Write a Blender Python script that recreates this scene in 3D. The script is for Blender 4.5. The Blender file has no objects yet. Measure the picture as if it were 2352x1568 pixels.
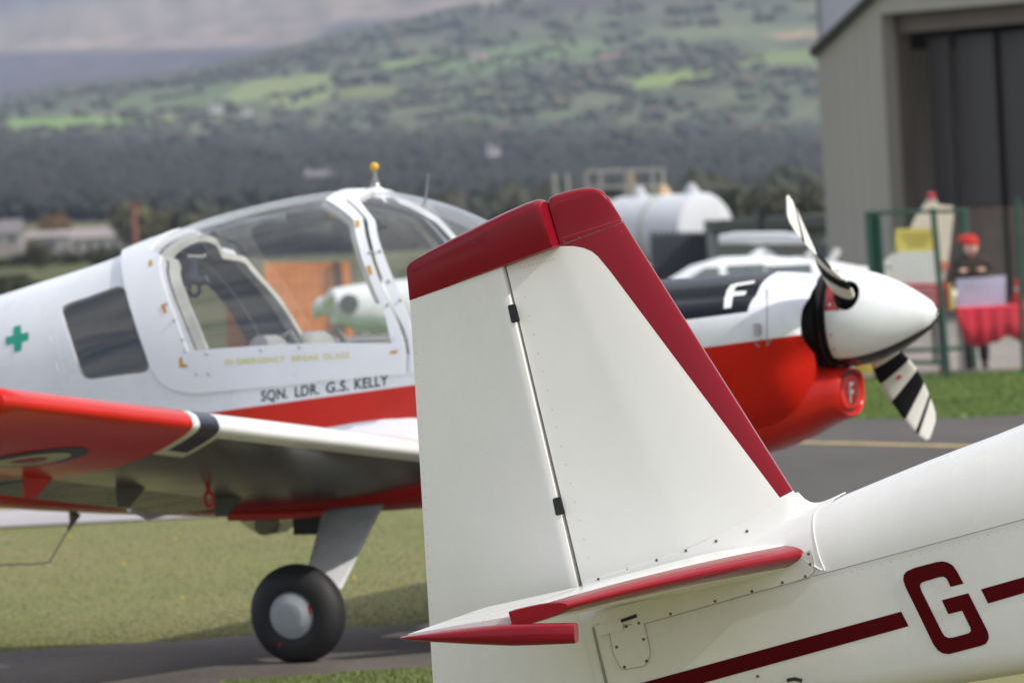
import bpy, bmesh, math, random
import numpy as np
from mathutils import Vector, noise
from mathutils.geometry import delaunay_2d_cdt
from bisect import bisect_right
random.seed(7)
SC = bpy.context.scene
COL = SC.collection

# ------------------------------------------------------------------ camera
FP = 15680.; CX, CY = 1176., 784.; EYE = 1.95
_roll = math.radians(3.0); _pitch = math.radians(-1.111)
_fwd = Vector((0, math.cos(_pitch), math.sin(_pitch))); _rt = Vector((1, 0, 0)); _up = _rt.cross(_fwd)
_R = math.cos(_roll)*_rt - math.sin(_roll)*_up
_U = math.sin(_roll)*_rt + math.cos(_roll)*_up
CAM = Vector((0, 0, EYE))
cam = bpy.data.cameras.new('camera'); cam_o = bpy.data.objects.new('camera', cam); COL.objects.link(cam_o)
from mathutils import Matrix
cam_o.matrix_world = Matrix(((_R.x, _U.x, -_fwd.x, 0), (_R.y, _U.y, -_fwd.y, 0), (_R.z, _U.z, -_fwd.z, EYE), (0, 0, 0, 1)))
cam.sensor_width = 36; cam.lens = 240; cam.clip_start = .5; cam.clip_end = 40000
cam.dof.use_dof = True; cam.dof.focus_distance = 18.3; cam.dof.aperture_fstop = 9.2
SC.camera = cam_o

# ------------------------------------------------------------------ light
SUN_DIR = Vector((.72, -.30, .66)).normalized()
EL = math.asin(SUN_DIR.z); AZ = math.atan2(SUN_DIR.x, SUN_DIR.y)
w = bpy.data.worlds.new('World'); SC.world = w; w.use_nodes = True
nt = w.node_tree; bg = nt.nodes['Background']
sky = nt.nodes.new('ShaderNodeTexSky'); sky.sky_type = 'NISHITA'; sky.sun_disc = False
sky.sun_elevation = EL; sky.sun_rotation = AZ; sky.air_density = 1.0; sky.dust_density = 1.5
tc = nt.nodes.new('ShaderNodeTexCoord')
sep = nt.nodes.new('ShaderNodeSeparateXYZ'); nt.links.new(tc.outputs['Generated'], sep.inputs[0])
mx = nt.nodes.new('ShaderNodeMath'); mx.operation = 'MAXIMUM'; mx.inputs[1].default_value = .12; nt.links.new(sep.outputs[2], mx.inputs[0])
dv = nt.nodes.new('ShaderNodeVectorMath'); dv.operation = 'DIVIDE'
cb = nt.nodes.new('ShaderNodeCombineXYZ')
for k in range(3): nt.links.new(mx.outputs[0], cb.inputs[k])
nt.links.new(tc.outputs['Generated'], dv.inputs[0]); nt.links.new(cb.outputs[0], dv.inputs[1])
nz = nt.nodes.new('ShaderNodeTexNoise'); nz.inputs['Scale'].default_value = .9; nz.inputs['Detail'].default_value = 6; nz.inputs['Roughness'].default_value = .55
nt.links.new(dv.outputs[0], nz.inputs[0])
rp = nt.nodes.new('ShaderNodeMapRange'); rp.inputs[1].default_value = .36; rp.inputs[2].default_value = .56
nt.links.new(nz.outputs[0], rp.inputs[0])
mxc = nt.nodes.new('ShaderNodeMix'); mxc.data_type = 'RGBA'
nt.links.new(rp.outputs[0], mxc.inputs[0]); nt.links.new(sky.outputs[0], mxc.inputs[6])
mxc.inputs[7].default_value = (7.6, 7.8, 8.2, 1)
nt.links.new(mxc.outputs[2], bg.inputs[0]); bg.inputs[1].default_value = .145
sl = bpy.data.lights.new('sun', 'SUN'); sl.energy = 3.8; sl.angle = math.radians(.6); sl.color = (1, .95, .87)
so = bpy.data.objects.new('sun', sl); COL.objects.link(so)
so.rotation_euler = (-SUN_DIR).to_track_quat('-Z', 'Y').to_euler()
SC.view_settings.view_transform = 'Standard'; SC.view_settings.look = 'None'
SC.view_settings.exposure = 0.0; SC.view_settings.gamma = 1; SC.view_settings.use_curve_mapping = False
SC.cycles.max_bounces = 8; SC.cycles.transparent_max_bounces = 16; SC.cycles.volume_bounces = 0
SC.cycles.use_denoising = True; SC.cycles.caustics_reflective = False; SC.cycles.caustics_refractive = False

# ------------------------------------------------------------------ geometry helpers
def ray(x, y): return _fwd + _R*((x-CX)/FP) + _U*((CY-y)/FP)
def at(x, y, Y): d = ray(x, y); return CAM + d*(Y/d.y)          # point of the sight line at depth Y
def gr(x, y, z=0): d = ray(x, y); return CAM + d*((z-EYE)/d.z)   # point of the ground there
def proj(p): v = p-CAM; z = v.dot(_fwd); return CX+FP*v.dot(_R)/z, CY-FP*v.dot(_U)/z
class Frame:
    def __init__(s, O, F, S, U): s.O, s.F, s.S, s.U = Vector(O), F, S, U
    @staticmethod
    def yp(O, yaw, pit):
        a, p = math.radians(yaw), math.radians(pit); h = Vector((math.cos(a), -math.sin(a), 0)); z = Vector((0, 0, 1))
        return Frame(O, h*math.cos(p)+z*math.sin(p), Vector((-math.sin(a), -math.cos(a), 0)), -h*math.sin(p)+z*math.cos(p))
    def w(s, f, q, u): return s.O + s.F*f + s.S*q + s.U*u
    def fu(s, x, y, q=0):
        d = ray(x, y); P = s.O+s.S*q; t = (P-CAM).dot(s.S)/d.dot(s.S); v = CAM+d*t-s.O; return v.dot(s.F), v.dot(s.U)
def lerp(a, b, t): return a+(b-a)*t
def itp(tab, x):
    if x <= tab[0][0]: return tab[0][1]
    for (a, p), (b, q) in zip(tab, tab[1:]):
        if x <= b: return p+(q-p)*(x-a)/(b-a)
    return tab[-1][1]
def cub(tab, x):   # smooth (Catmull) interpolation
    n = len(tab)
    if x <= tab[0][0]: return tab[0][1]
    if x >= tab[-1][0]: return tab[-1][1]
    i = bisect_right([t[0] for t in tab], x)-1
    x0, y0 = tab[i]; x1, y1 = tab[i+1]; h = x1-x0
    m0 = (y1-tab[i-1][1])/(x1-tab[i-1][0]) if i > 0 else (y1-y0)/h
    m1 = (tab[i+2][1]-y0)/(tab[i+2][0]-x0) if i+2 < n else (y1-y0)/h
    t = (x-x0)/h
    return (2*t**3-3*t*t+1)*y0+(t**3-2*t*t+t)*h*m0+(-2*t**3+3*t*t)*y1+(t**3-t*t)*h*m1

def root(name, loc, label, cat, group=None, kind=None):
    o = bpy.data.objects.new(name, None); COL.objects.link(o); o.location = loc; o.empty_display_size = .2
    o['label'] = label; o['category'] = cat
    if group: o['group'] = group
    if kind: o['kind'] = kind
    return o
def base_of(parent):
    v = Vector((0, 0, 0))
    while parent is not None: v += parent.location; parent = parent.parent
    return v
def obj(name, verts, faces, mat, parent=None, smooth=True, sharp=38, fmat=None, fsu=None, label=None, weld=False, flip=False):
    """ONE mesh object; verts are world coordinates."""
    b = base_of(parent)
    me = bpy.data.meshes.new(name)
    me.from_pydata([tuple(Vector(v)-b) for v in verts], [], [tuple(f) for f in faces])
    mats = mat if isinstance(mat, (list, tuple)) else [mat]
    for m in mats: me.materials.append(m)
    if fmat is not None: me.polygons.foreach_set('material_index', fmat)
    if fsu is not None:
        at_ = me.attributes.new('fsu', 'FLOAT_VECTOR', 'POINT'); at_.data.foreach_set('vector', [c for v in fsu for c in v])
    bm = bmesh.new(); bm.from_mesh(me)
    if weld: bmesh.ops.remove_doubles(bm, verts=bm.verts, dist=1e-4)
    bmesh.ops.recalc_face_normals(bm, faces=bm.faces)
    if flip: bmesh.ops.reverse_faces(bm, faces=bm.faces)
    if smooth:
        an = math.radians(sharp)
        for f in bm.faces: f.smooth = True
        for e in bm.edges:
            e.smooth = not (len(e.link_faces) == 2 and e.calc_face_angle(0) > an)
    bm.to_mesh(me); bm.free()
    o = bpy.data.objects.new(name, me); COL.objects.link(o)
    if parent is not None: o.parent = parent
    if label: o['label'] = label
    return o
def tag(o, label=None, cat=None, group=None, kind=None):
    if label: o['label'] = label
    if cat: o['category'] = cat
    if group: o['group'] = group
    if kind: o['kind'] = kind
    return o
class MB:
    def __init__(s): s.v = []; s.f = []; s.m = []; s.q = []
    def add(s, v, f, m=0, q=None):
        k = len(s.v); s.v += [Vector(p) for p in v]; s.f += [tuple(i+k for i in t) for t in f]; s.m += [m]*len(f)
        s.q += list(q) if q is not None else [(0, 0, 0)]*len(v); return s
    def build(s, name, mat, parent=None, **k): return obj(name, s.v, s.f, mat, parent, fmat=s.m, fsu=s.q, **k)
    def box(s, c, sx, sy, sz, ax=None, m=0):
        X, Y, Z = ax or (Vector((1, 0, 0)), Vector((0, 1, 0)), Vector((0, 0, 1))); c = Vector(c)
        v = [c+X*(sx/2*a)+Y*(sy/2*b)+Z*(sz/2*d) for d in (-1, 1) for b in (-1, 1) for a in (-1, 1)]
        return s.add(v, [(0, 2, 3, 1), (4, 5, 7, 6), (0, 1, 5, 4), (2, 6, 7, 3), (0, 4, 6, 2), (1, 3, 7, 5)], m)
    def bbox(s, c, sx, sy, sz, bev=.01, ax=None, m=0):
        X, Y, Z = ax or (Vector((1, 0, 0)), Vector((0, 1, 0)), Vector((0, 0, 1))); c = Vector(c)
        bm = bmesh.new(); bmesh.ops.create_cube(bm, size=1)
        for v in bm.verts: v.co = Vector((v.co.x*sx, v.co.y*sy, v.co.z*sz))
        bmesh.ops.bevel(bm, geom=bm.edges[:], offset=bev, segments=2, affect='EDGES', profile=.6)
        bm.verts.index_update()
        s.add([c+X*v.co.x+Y*v.co.y+Z*v.co.z for v in bm.verts], [[v.index for v in f.verts] for f in bm.faces], m); bm.free(); return s
    def tube(s, pts, r, n=8, m=0, cap=True):
        pts = [Vector(p) for p in pts]; R = r if isinstance(r, (list, tuple)) else [r]*len(pts)
        rings = []; prev = None
        for i, p in enumerate(pts):
            t = (pts[min(i+1, len(pts)-1)]-pts[max(i-1, 0)]).normalized()
            a = prev if prev is not None else (Vector((0, 0, 1)) if abs(t.z) < .9 else Vector((1, 0, 0)))
            a = (a-t*a.dot(t)).normalized(); b = t.cross(a); prev = a
            rings.append([p+(a*math.cos(2*math.pi*k/n)+b*math.sin(2*math.pi*k/n))*R[i] for k in range(n)])
        return s.rings(rings, m=m, cap=cap)
    def rings(s, rings, m=0, cap=True, closed=True, q=None):
        n = len(rings[0]); v = [p for r in rings for p in r]; f = []
        for i in range(len(rings)-1):
            for k in range(n if closed else n-1):
                k2 = (k+1) % n; f.append((i*n+k, i*n+k2, (i+1)*n+k2, (i+1)*n+k))
        if cap: f.append(tuple(range(n))[::-1]); f.append(tuple((len(rings)-1)*n+k for k in range(n)))
        return s.add(v, f, m, None if q is None else [c for r in q for c in r])
    def lathe(s, c, ax, prof, n=32, m=0):
        """prof: (along, radius) pairs round the axis"""
        ax = Vector(ax).normalized(); a = ax.orthogonal().normalized(); b = ax.cross(a)
        return s.rings([[Vector(c)+ax*h+(a*math.cos(2*math.pi*k/n)+b*math.sin(2*math.pi*k/n))*max(r, 1e-4) for k in range(n)] for h, r in prof], m=m)
    def sphere(s, c, r, n=16, m=0, sc=(1, 1, 1)):
        c = Vector(c); return s.rings([[c+Vector((math.sin(t)*math.cos(2*math.pi*k/n)*r*sc[0], math.sin(t)*math.sin(2*math.pi*k/n)*r*sc[1], math.cos(t)*r*sc[2])) for k in range(n)] for t in [math.pi*(.02+.96*i/(n//2)) for i in range(n//2+1)]], m=m)
def prism(poly, nrm, th):
    """solid slab: planar polygon of world points pushed back by th along -nrm"""
    n = len(poly); poly = [Vector(p) for p in poly]; back = [p-Vector(nrm)*th for p in poly]
    return poly+back, [tuple(range(n)), tuple(range(2*n-1, n-1, -1))]+[(k, n+k, n+(k+1) % n, (k+1) % n) for k in range(n)]
def inside(p, poly):
    x, y = p; r = False; n = len(poly)
    for i in range(n):
        x1, y1 = poly[i]; x2, y2 = poly[(i+1) % n]
        if (y1 > y) != (y2 > y) and x < (x2-x1)*(y-y1)/(y2-y1)+x1: r = not r
    return r
def dseg(p, a, b):
    ax, ay = a; bx, by = b; px, py = p; L = (bx-ax)**2+(by-ay)**2
    t = 0 if L == 0 else max(0, min(1, ((px-ax)*(bx-ax)+(py-ay)*(by-ay))/L))
    return math.hypot(px-ax-t*(bx-ax), py-ay-t*(by-ay))
def tri(outer, holes, step, sy=None):
    """triangulate a 2D region with interior grid points"""
    sy = sy or step
    def dens(poly):
        out = []
        for i in range(len(poly)):
            a, b = poly[i], poly[(i+1) % len(poly)]; n = max(1, int(max(abs(b[0]-a[0])/step, abs(b[1]-a[1])/sy)))
            out += [(lerp(a[0], b[0], k/n), lerp(a[1], b[1], k/n)) for k in range(n)]
        return out
    loops = [dens(outer)]+[dens(h) for h in holes]
    V, E = [], []
    for L in loops:
        k = len(V); V += L; E += [(k+i, k+(i+1) % len(L)) for i in range(len(L))]
    nb = len(V)
    x0 = min(p[0] for p in outer); x1 = max(p[0] for p in outer); y0 = min(p[1] for p in outer); y1 = max(p[1] for p in outer)
    nx = int((x1-x0)/step)+1; ny = int((y1-y0)/sy)+1
    bd = V[:]
    for i in range(nx+1):
        for j in range(ny+1):
            p = (x0+i*step, y0+(j+.5*(i % 2))*sy)
            if inside(p, outer) and not any(inside(p, h) for h in holes) and all(abs(p[0]-b[0])/step+abs(p[1]-b[1])/sy > .6 for b in bd): V.append(p)
    ky = step/sy
    r = delaunay_2d_cdt([Vector((p[0], p[1]*ky)) for p in V], E, [], 0, 1e-6)
    P = [(p[0], p[1]/ky) for p in r[0]]; F = []
    for f in r[2]:
        c = (sum(P[i][0] for i in f)/3, sum(P[i][1] for i in f)/3)
        if inside(c, outer) and not any(inside(c, h) for h in holes): F.append(tuple(f))
    return P, F
def rnd_poly(pts, r, n=5):
    """round the corners of a 2D polygon"""
    out = []; N = len(pts)
    for i in range(N):
        p = Vector(pts[i]); a = Vector(pts[i-1]); b = Vector(pts[(i+1) % N])
        da = (a-p); db = (b-p); k = min(r, da.length*.45, db.length*.45); A = p+da.normalized()*k; B = p+db.normalized()*k
        for j in range(n+1):
            t = j/n; q = A*(1-t)**2+p*2*t*(1-t)+B*t*t; out.append((q.x, q.y))
    return out
def text2d(s):
    """lettering as flat triangles, (verts2d, faces, width), cap height about 1"""
    cu = bpy.data.curves.new('tmp', 'FONT'); cu.body = s; cu.offset = .022; cu.size = 1.4; cu.resolution_u = 4; cu.space_character = 1.05
    o = bpy.data.objects.new('tmp', cu); COL.objects.link(o); bpy.context.view_layer.update()
    me = bpy.data.meshes.new_from_object(o.evaluated_get(bpy.context.evaluated_depsgraph_get()))
    V = [(v.co.x, v.co.y) for v in me.vertices]; F = [tuple(p.vertices) for p in me.polygons]
    bpy.data.objects.remove(o); bpy.data.curves.remove(cu); bpy.data.meshes.remove(me)
    x0 = min(v[0] for v in V); V = [(v[0]-x0, v[1]) for v in V]
    return V, F, max(v[0] for v in V)

# ------------------------------------------------------------------ materials
class NT:
    def __init__(s, name):
        s.m = bpy.data.materials.new(name); s.m.use_nodes = True; s.t = s.m.node_tree; s.b = s.t.nodes['Principled BSDF']; s.out = s.t.nodes['Material Output']
    def n(s, ty, **k):
        o = s.t.nodes.new('ShaderNode'+ty)
        for a, v in k.items(): setattr(o, a, v)
        return o
    def put(s, sock, v):
        if hasattr(v, 'is_output'): s.t.links.new(v, sock)
        else:
            if isinstance(v, tuple) and len(v) == 3 and sock.type == 'RGBA': v = (*v, 1)
            sock.default_value = v
    def math(s, op, a, b=0., c=None, clamp=False):
        o = s.n('Math', operation=op, use_clamp=clamp); s.put(o.inputs[0], a); s.put(o.inputs[1], b)
        if c is not None: s.put(o.inputs[2], c)
        return o.outputs[0]
    def mix(s, f, a, b):
        o = s.n('Mix', data_type='RGBA'); s.put(o.inputs[0], f); s.put(o.inputs[6], a); s.put(o.inputs[7], b); return o.outputs[2]
    def noise(s, scale, detail=3, rough=.5, vec=None, dist=0):
        o = s.n('TexNoise'); o.inputs['Scale'].default_value = scale; o.inputs['Detail'].default_value = detail; o.inputs['Roughness'].default_value = rough; o.inputs['Distortion'].default_value = dist
        if vec is not None: s.t.links.new(vec, o.inputs[0])
        return o.outputs[0]
    def pos(s, sc=(1, 1, 1)):
        g = s.n('NewGeometry'); m = s.n('Mapping'); m.inputs['Scale'].default_value = sc; s.t.links.new(g.outputs['Position'], m.inputs[0]); return m.outputs[0]
    def rng(s, v, a, b, c=0., d=1.):
        o = s.n('MapRange'); s.put(o.inputs[0], v); o.inputs[1].default_value = a; o.inputs[2].default_value = b; o.inputs[3].default_value = c; o.inputs[4].default_value = d; return o.outputs[0]
    def bump(s, h, strength=.2, dist=.01):
        o = s.n('Bump'); o.inputs['Strength'].default_value = strength; o.inputs['Distance'].default_value = dist; s.t.links.new(h, o.inputs['Height']); s.t.links.new(o.outputs[0], s.b.inputs['Normal'])
    def fsu(s):
        a = s.n('Attribute', attribute_name='fsu'); x = s.n('SeparateXYZ'); s.t.links.new(a.outputs['Vector'], x.inputs[0]); return x.outputs
    def set(s, **k):
        for a, v in k.items(): s.put(s.b.inputs[{'rough': 'Roughness', 'metal': 'Metallic', 'col': 'Base Color', 'coat': 'Coat Weight', 'coatr': 'Coat Roughness', 'spec': 'Specular IOR Level', 'emit': 'Emission Color', 'es': 'Emission Strength', 'trans': 'Transmission Weight', 'ior': 'IOR', 'alpha': 'Alpha'}[a]], v)
        return s
def hp(N, x, y, P, Q, soft=.0008):
    """1 to the left of the line P->Q in the (x,y) attribute plane"""
    (a, b), (c, d) = P, Q; L = math.hypot(c-a, d-b); nx, ny = -(d-b)/L, (c-a)/L
    v = N.math('ADD', N.math('MULTIPLY', x, nx), N.math('MULTIPLY', y, ny)); v = N.math('SUBTRACT', v, a*nx+b*ny)
    return N.math('MULTIPLY_ADD', v, 1/soft, .5, clamp=True)
def paint(name, col, rough=.32, coat=.3, dirt=.06, wav=.0, metal=0., masks=None, sc=2.5, spec=.35):
    """masks: function(N, base) -> colour socket"""
    N = NT(name); base = col
    if masks: base = masks(N, (*col, 1))
    d = N.noise(sc, 5, .6, N.pos((1, 1, .6)))
    k = N.rng(d, .35, .7, 1-dirt, 1.0)
    f = N.noise(60, 2, .5, N.pos())
    k = N.math('MULTIPLY', k, N.rng(f, .3, .7, 1-dirt*.3, 1.))
    m = N.n('Mix', data_type='RGBA', blend_type='MULTIPLY'); m.inputs[0].default_value = 1
    N.put(m.inputs[6], base if not isinstance(base, tuple) else (*base[:3], 1)); N.t.links.new(k, m.inputs[7])
    N.set(col=m.outputs[2], rough=N.rng(d, .3, .7, rough*.85, rough*1.25), coat=coat, coatr=.06, metal=metal, spec=spec)
    if wav: N.bump(N.noise(7, 1, .4, N.pos()), wav, .004)
    return N.m
def plain(name, col, rough=.5, metal=0., var=.15, sc=8, bump=0, coat=0, stretch=(1, 1, 1), bd=.01):
    N = NT(name); p = N.pos(stretch); a = N.noise(sc, 5, .6, p)
    lo = tuple(c*(1-var) for c in col); hi = tuple(min(1, c*(1+var)) for c in col)
    N.set(col=N.mix(N.rng(a, .3, .7), lo, hi), rough=rough, metal=metal, coat=coat)
    if bump: N.bump(N.noise(sc*4, 4, .6, p), bump, bd)
    return N.m
def glassm(name, tint=(.9, .93, .93), refl=1., rough=.02):
    N = NT(name); N.t.nodes.remove(N.b)
    tr = N.n('BsdfTransparent'); tr.inputs[0].default_value = (*tint, 1)
    gl = N.n('BsdfGlossy'); gl.inputs['Roughness'].default_value = rough
    ge = N.n('NewGeometry'); vd = N.n('VectorMath', operation='DOT_PRODUCT'); N.t.links.new(ge.outputs['Normal'], vd.inputs[0]); N.t.links.new(ge.outputs['Incoming'], vd.inputs[1])
    fr = N.math('MULTIPLY_ADD', N.math('POWER', N.math('SUBTRACT', 1., N.math('ABSOLUTE', vd.outputs['Value']), clamp=True), 3.), .88, .11)
    sm = N.n('MixShader'); N.t.links.new(N.math('MULTIPLY', fr, refl, clamp=True), sm.inputs[0])
    N.t.links.new(tr.outputs[0], sm.inputs[1]); N.t.links.new(gl.outputs[0], sm.inputs[2]); N.t.links.new(sm.outputs[0], N.out.inputs[0])
    return N.m

M_tyre = plain('tyre_rubber', (.018, .018, .019), .62, var=.2, bump=.1)
M_alu = paint('hub_paint', (.42, .47, .50), .35, .1, dirt=.2)
M_black = plain('black_rubber', (.012, .012, .013), .5)
M_liner = plain('cabin_liner', (.20, .19, .165), .7)
M_darkint = plain('dark_interior', (.05, .052, .05), .7)
M_steel = plain('steel', (.32, .32, .31), .35, metal=.8)
M_screw = plain('screw_steel', (.16, .14, .11), .4, metal=.7)
M_seam = plain('seam_sealant', (.30, .29, .27), .7)
M_gloss_red = paint('maroon_red_paint', (.23, .005, .014), .16, .0, dirt=.10, wav=.03, spec=.25)
M_maroon_flat = paint('maroon_decal', (.085, .002, .004), .5, .0, dirt=.05, spec=.06)
M_cream = paint('cream_white_paint', (.81, .795, .765), .28, .2, dirt=.08, wav=.10)
M_white = paint('white_paint', (.82, .83, .84), .28, .4, dirt=.08)
M_glass = glassm('canopy_perspex', (.97, .975, .98), 1.0)
M_glass2 = glassm('tinted_window', (.80, .78, .74), 1.0, .05)

# ================================================================== setting: land
def yh(x): return 480.3+(1176-x)*math.tan(_roll)
GZ = [(0, 0), (50, 0), (80, -.2), (150, -.4), (350, -.6), (1000, -1.5), (1150, -1.5)]
def gz(Y): return itp(GZ, Y)
def grz(x, y):      # ground point under a pixel on the gently falling field
    z = 0
    for _ in range(12): p = gr(x, y, z); z = gz(p.y)
    return p
RIDGE = [(-900, 330), (0, 238), (200, 204), (400, 186), (650, 132), (800, 92), (1000, 62), (1200, 22), (1350, -6), (1700, -40), (3200, -160)]
def hill_y(x, d):
    r = itp(RIDGE, x); h = yh(x)
    K = [(1150, h+20), (1450, lerp(h, 470, .8)+0), (1900, 448), (2300, 372), (2900, 322), (3600, lerp(322, r, .55)), (4500, r), (4900, r+12), (6300, r+1), (8500, r-120), (11000, r-320), (13500, r-340)]
    return cub(K, d)
def land_z(tx, d):
    if d <= 1150: z = gz(d)
    else:
        x = CX+FP*tx; xx = max(-900, min(3200, x)); y = hill_y(xx, d); z = EYE+d*(yh(xx)-y)/FP*1.0
        z += (noise.noise(Vector((tx*d/260, d/420, 3)))*9+noise.noise(Vector((tx*d/90, d/150, 8)))*3)*min(1, (d-1150)/1500)
    return z
def smoothpoly(x, y, poly, soft): 
    d = min(dseg((x, y), poly[i-1], poly[i]) for i in range(len(poly)))
    return max(0, min(1, .5+(d if inside((x, y), poly) else -d)/soft))
FIELDS = [
 ([(20, 276), (60, 272), (240, 268), (400, 268), (392, 284), (200, 299), (20, 298)], (.17, .27, .075)),
 ([(520, 214), (560, 192), (650, 178), (740, 167), (775, 188), (756, 226), (690, 251), (640, 246), (600, 228), (520, 240)], (.20, .26, .10)),
 ([(250, 238), (380, 205), (520, 188), (560, 190), (520, 214), (515, 245), (300, 262)], (.105, .155, .07)),
 ([(860, 150), (1040, 124), (1062, 140), (1030, 156), (870, 162)], (.18, .27, .08)),
 ([(1010, 160), (1090, 118), (1200, 102), (1390, 97), (1400, 118), (1250, 138), (1100, 172)], (.12, .19, .08)),
 ([(1450, 188), (1500, 171), (1640, 160), (1636, 184), (1550, 198), (1455, 203)], (.19, .27, .07)),
 ([(1680, 133), (1760, 117), (1990, 112), (1990, 145), (1800, 149), (1700, 151)], (.16, .22, .075)),
 ([(1480, 68), (1700, 56), (1990, 52), (1990, 78), (1700, 88), (1560, 86)], (.14, .18, .09)),
 ([(1750, 80), (1990, 60), (1990, 72), (1800, 92)], (.34, .26, .16)),
 ([(1640, 240), (1840, 236), (1800, 248), (1640, 252)], (.10, .15, .07)),
 ([(770, 206), (900, 200), (925, 218), (780, 228)], (.16, .20, .08)),
 ([(1240, 96), (1330, 92), (1330, 100), (1250, 104)], (.15, .2, .08)),
 ([(1080, 212), (1160, 200), (1170, 222), (1090, 226)], (.17, .20, .08)),
 ([(1230, 265), (1330, 250), (1330, 262), (1240, 275)], (.12, .17, .08)),
 ([(400, 330), (470, 322), (480, 336), (410, 340)], (.17, .2, .09)),
 ([(440, 452), (560, 436), (720, 420), (760, 436), (700, 462), (520, 474), (440, 480)], (.19, .165, .11)),
 ([(320, 268), (400, 255), (400, 268), (330, 276)], (.16, .2, .09)),
 ([(1380, 120), (1430, 122), (1430, 130), (1380, 132)], (.3, .2, .15)),
]
def cover(x, y, d):
    n1 = noise.noise(Vector((x/90, y/22, d/900))); n2 = noise.noise(Vector((x/28, y/9, 4)))
    if d > 5000:
        c = Vector((.225, .175, .125))*(1+.25*n1+.12*n2)
        # moor: darker purple-brown band lower down, tan above
        t = max(0, min(1, (y-itp([(0, 118), (800, 98), (1500, 60)], x)+8*n1)/10)); c = c.lerp(Vector((.060, .050, .056))*(1+.3*n2), t)
        t = max(0, min(1, 1-abs(y-(104-x*.012))/14))*max(0, 1-abs(x-420)/420); c = c.lerp(Vector((.30, .215, .165)), t)
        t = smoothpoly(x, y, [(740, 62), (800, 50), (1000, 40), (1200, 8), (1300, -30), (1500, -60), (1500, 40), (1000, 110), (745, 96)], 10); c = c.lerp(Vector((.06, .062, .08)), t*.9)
        t = max(0, min(1, (60-y-x*.20)/26)); c = c.lerp(Vector((.09, .085, .10)), t)
        t = max(0, min(1, (x-1250)/150)); c = c.lerp(Vector((.105, .085, .085))*(1+.3*n1), t)
        c = c*(1+.55*noise.noise(Vector((x/75, y/13, 6)))+.35*noise.noise(Vector((x/14, y/5, 2))))
        return c
    if d > 2050:
        c = Vector((.098, .112, .068))*(1+.5*n1+.3*n2)
        t = max(0, min(1, n1*3-.2)); c = c.lerp(Vector((.13, .145, .085)), t*.8)
        t = max(0, min(1, (y+20*n1-300)/80)); c = c.lerp(Vector((.045, .05, .038)), t*.7)
        up = itp(RIDGE, x); t = max(0, min(1, 1-(y-up-14)/30))*max(0, min(1, (x-900)/400)); c = c.lerp(Vector((.085, .07, .07)), t)
    else: c = Vector((.045, .05, .035))*(1+.4*n1)
    if d < 1300: c = Vector((.14, .13, .065))*(1+.2*n1)
    for poly, col in FIELDS:
        if d > 1400 and min(p[0] for p in poly)-20 < x < max(p[0] for p in poly)+20 and min(p[1] for p in poly)-12 < y < max(p[1] for p in poly)+12:
            t = smoothpoly(x, y+3*n2, poly, 6); c = c.lerp(Vector((col[0]*1.02, col[1]*.95, col[2]*1.0))*(1+.2*n2), t)
    return c
dist = [2, 6, 12, 18, 24, 28, 32, 36, 40, 45, 50, 55, 60, 65, 70, 75, 80, 90, 105, 125, 150, 200, 270, 350, 450, 600, 800, 1000, 1150]
dist += [1150+20*k for k in range(1, 60)]+[2350+22*k for k in range(0, 120)]+[5000+60*k for k in range(0, 60)]+[8700+500*k for k in range(10)]
dist = sorted(set(dist))
txs = [-1.6, -1.0, -.7, -.5, -.35, -.25, -.18, -.13]+[-.10+.0011*k for k in range(182)]+[.11, .15, .2, .3, .45, .7, 1.0, 1.6]
V, Fc, Cc = [], [], []
for d in dist:
    for tx in txs:
        z = land_z(tx, d); p = Vector((tx*d, d, z)); V.append(p)
        x, y = proj(p) if abs(tx) < .12 else (CX+FP*tx, 300)
        c = cover(x, y, d) if d > 1150 else Vector((.15, .15, .07)); Cc.append(c)
nx = len(txs)
for j in range(len(dist)-1):
    for i in range(nx-1): Fc.append((j*nx+i, j*nx+i+1, (j+1)*nx+i+1, (j+1)*nx+i))
# land behind and beside the camera
k = len(V); V += [Vector((-12000, 2, 0)), Vector((12000, 2, 0)), Vector((-12000, -9000, 0)), Vector((12000, -9000, 0)), Vector((-3.2, 2, 0)), Vector((3.2, 2, 0))]; Cc += [Vector((.12, .13, .06))]*6
Fc += [(k+4, k+5, k+1, k+3, k+2, k)]
Nn = NT('land'); a = Nn.n('Attribute', attribute_name='cover'); g = Nn.n('NewGeometry'); sx = Nn.n('SeparateXYZ'); Nn.t.links.new(g.outputs['Position'], sx.inputs[0])
far = Nn.rng(sx.outputs[1], 120, 700)
near_c = Nn.mix(Nn.rng(Nn.noise(.5, 5, .6, Nn.pos((1, .4, 1))), .38, .62), (.160, .186, .062), (.215, .203, .092))
near_c = Nn.mix(Nn.rng(Nn.noise(5, 4, .7, Nn.pos((1, .5, 1))), .35, .68), near_c, (.225, .20, .105))
nearr = Nn.mix(Nn.rng(sx.outputs[1], 52, 58), near_c, Nn.mix(Nn.noise(1.5, 4, .6, Nn.pos()), (.11, .175, .035), (.15, .205, .055)))
c1 = Nn.mix(Nn.rng(Nn.noise(.05, 4, .6, Nn.pos((1, .25, 1))), .38, .6), (.13, .13, .05), (.07, .08, .035))
nearr = Nn.mix(Nn.rng(sx.outputs[1], 76, 95), nearr, c1)
Nn.set(col=Nn.mix(Nn.rng(sx.outputs[1], 900, 1150), nearr, a.outputs['Color']), rough=.95, spec=.1)
o = obj('ground', V, Fc, Nn.m, None, sharp=180); o['kind'] = 'structure'
if o.data.polygons[0].normal.z < 0: o.data.flip_normals()
ca = o.data.attributes.new('cover', 'FLOAT_COLOR', 'POINT'); ca.data.foreach_set('color', [v for c in Cc for v in (c.x, c.y, c.z, 1)])

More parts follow.
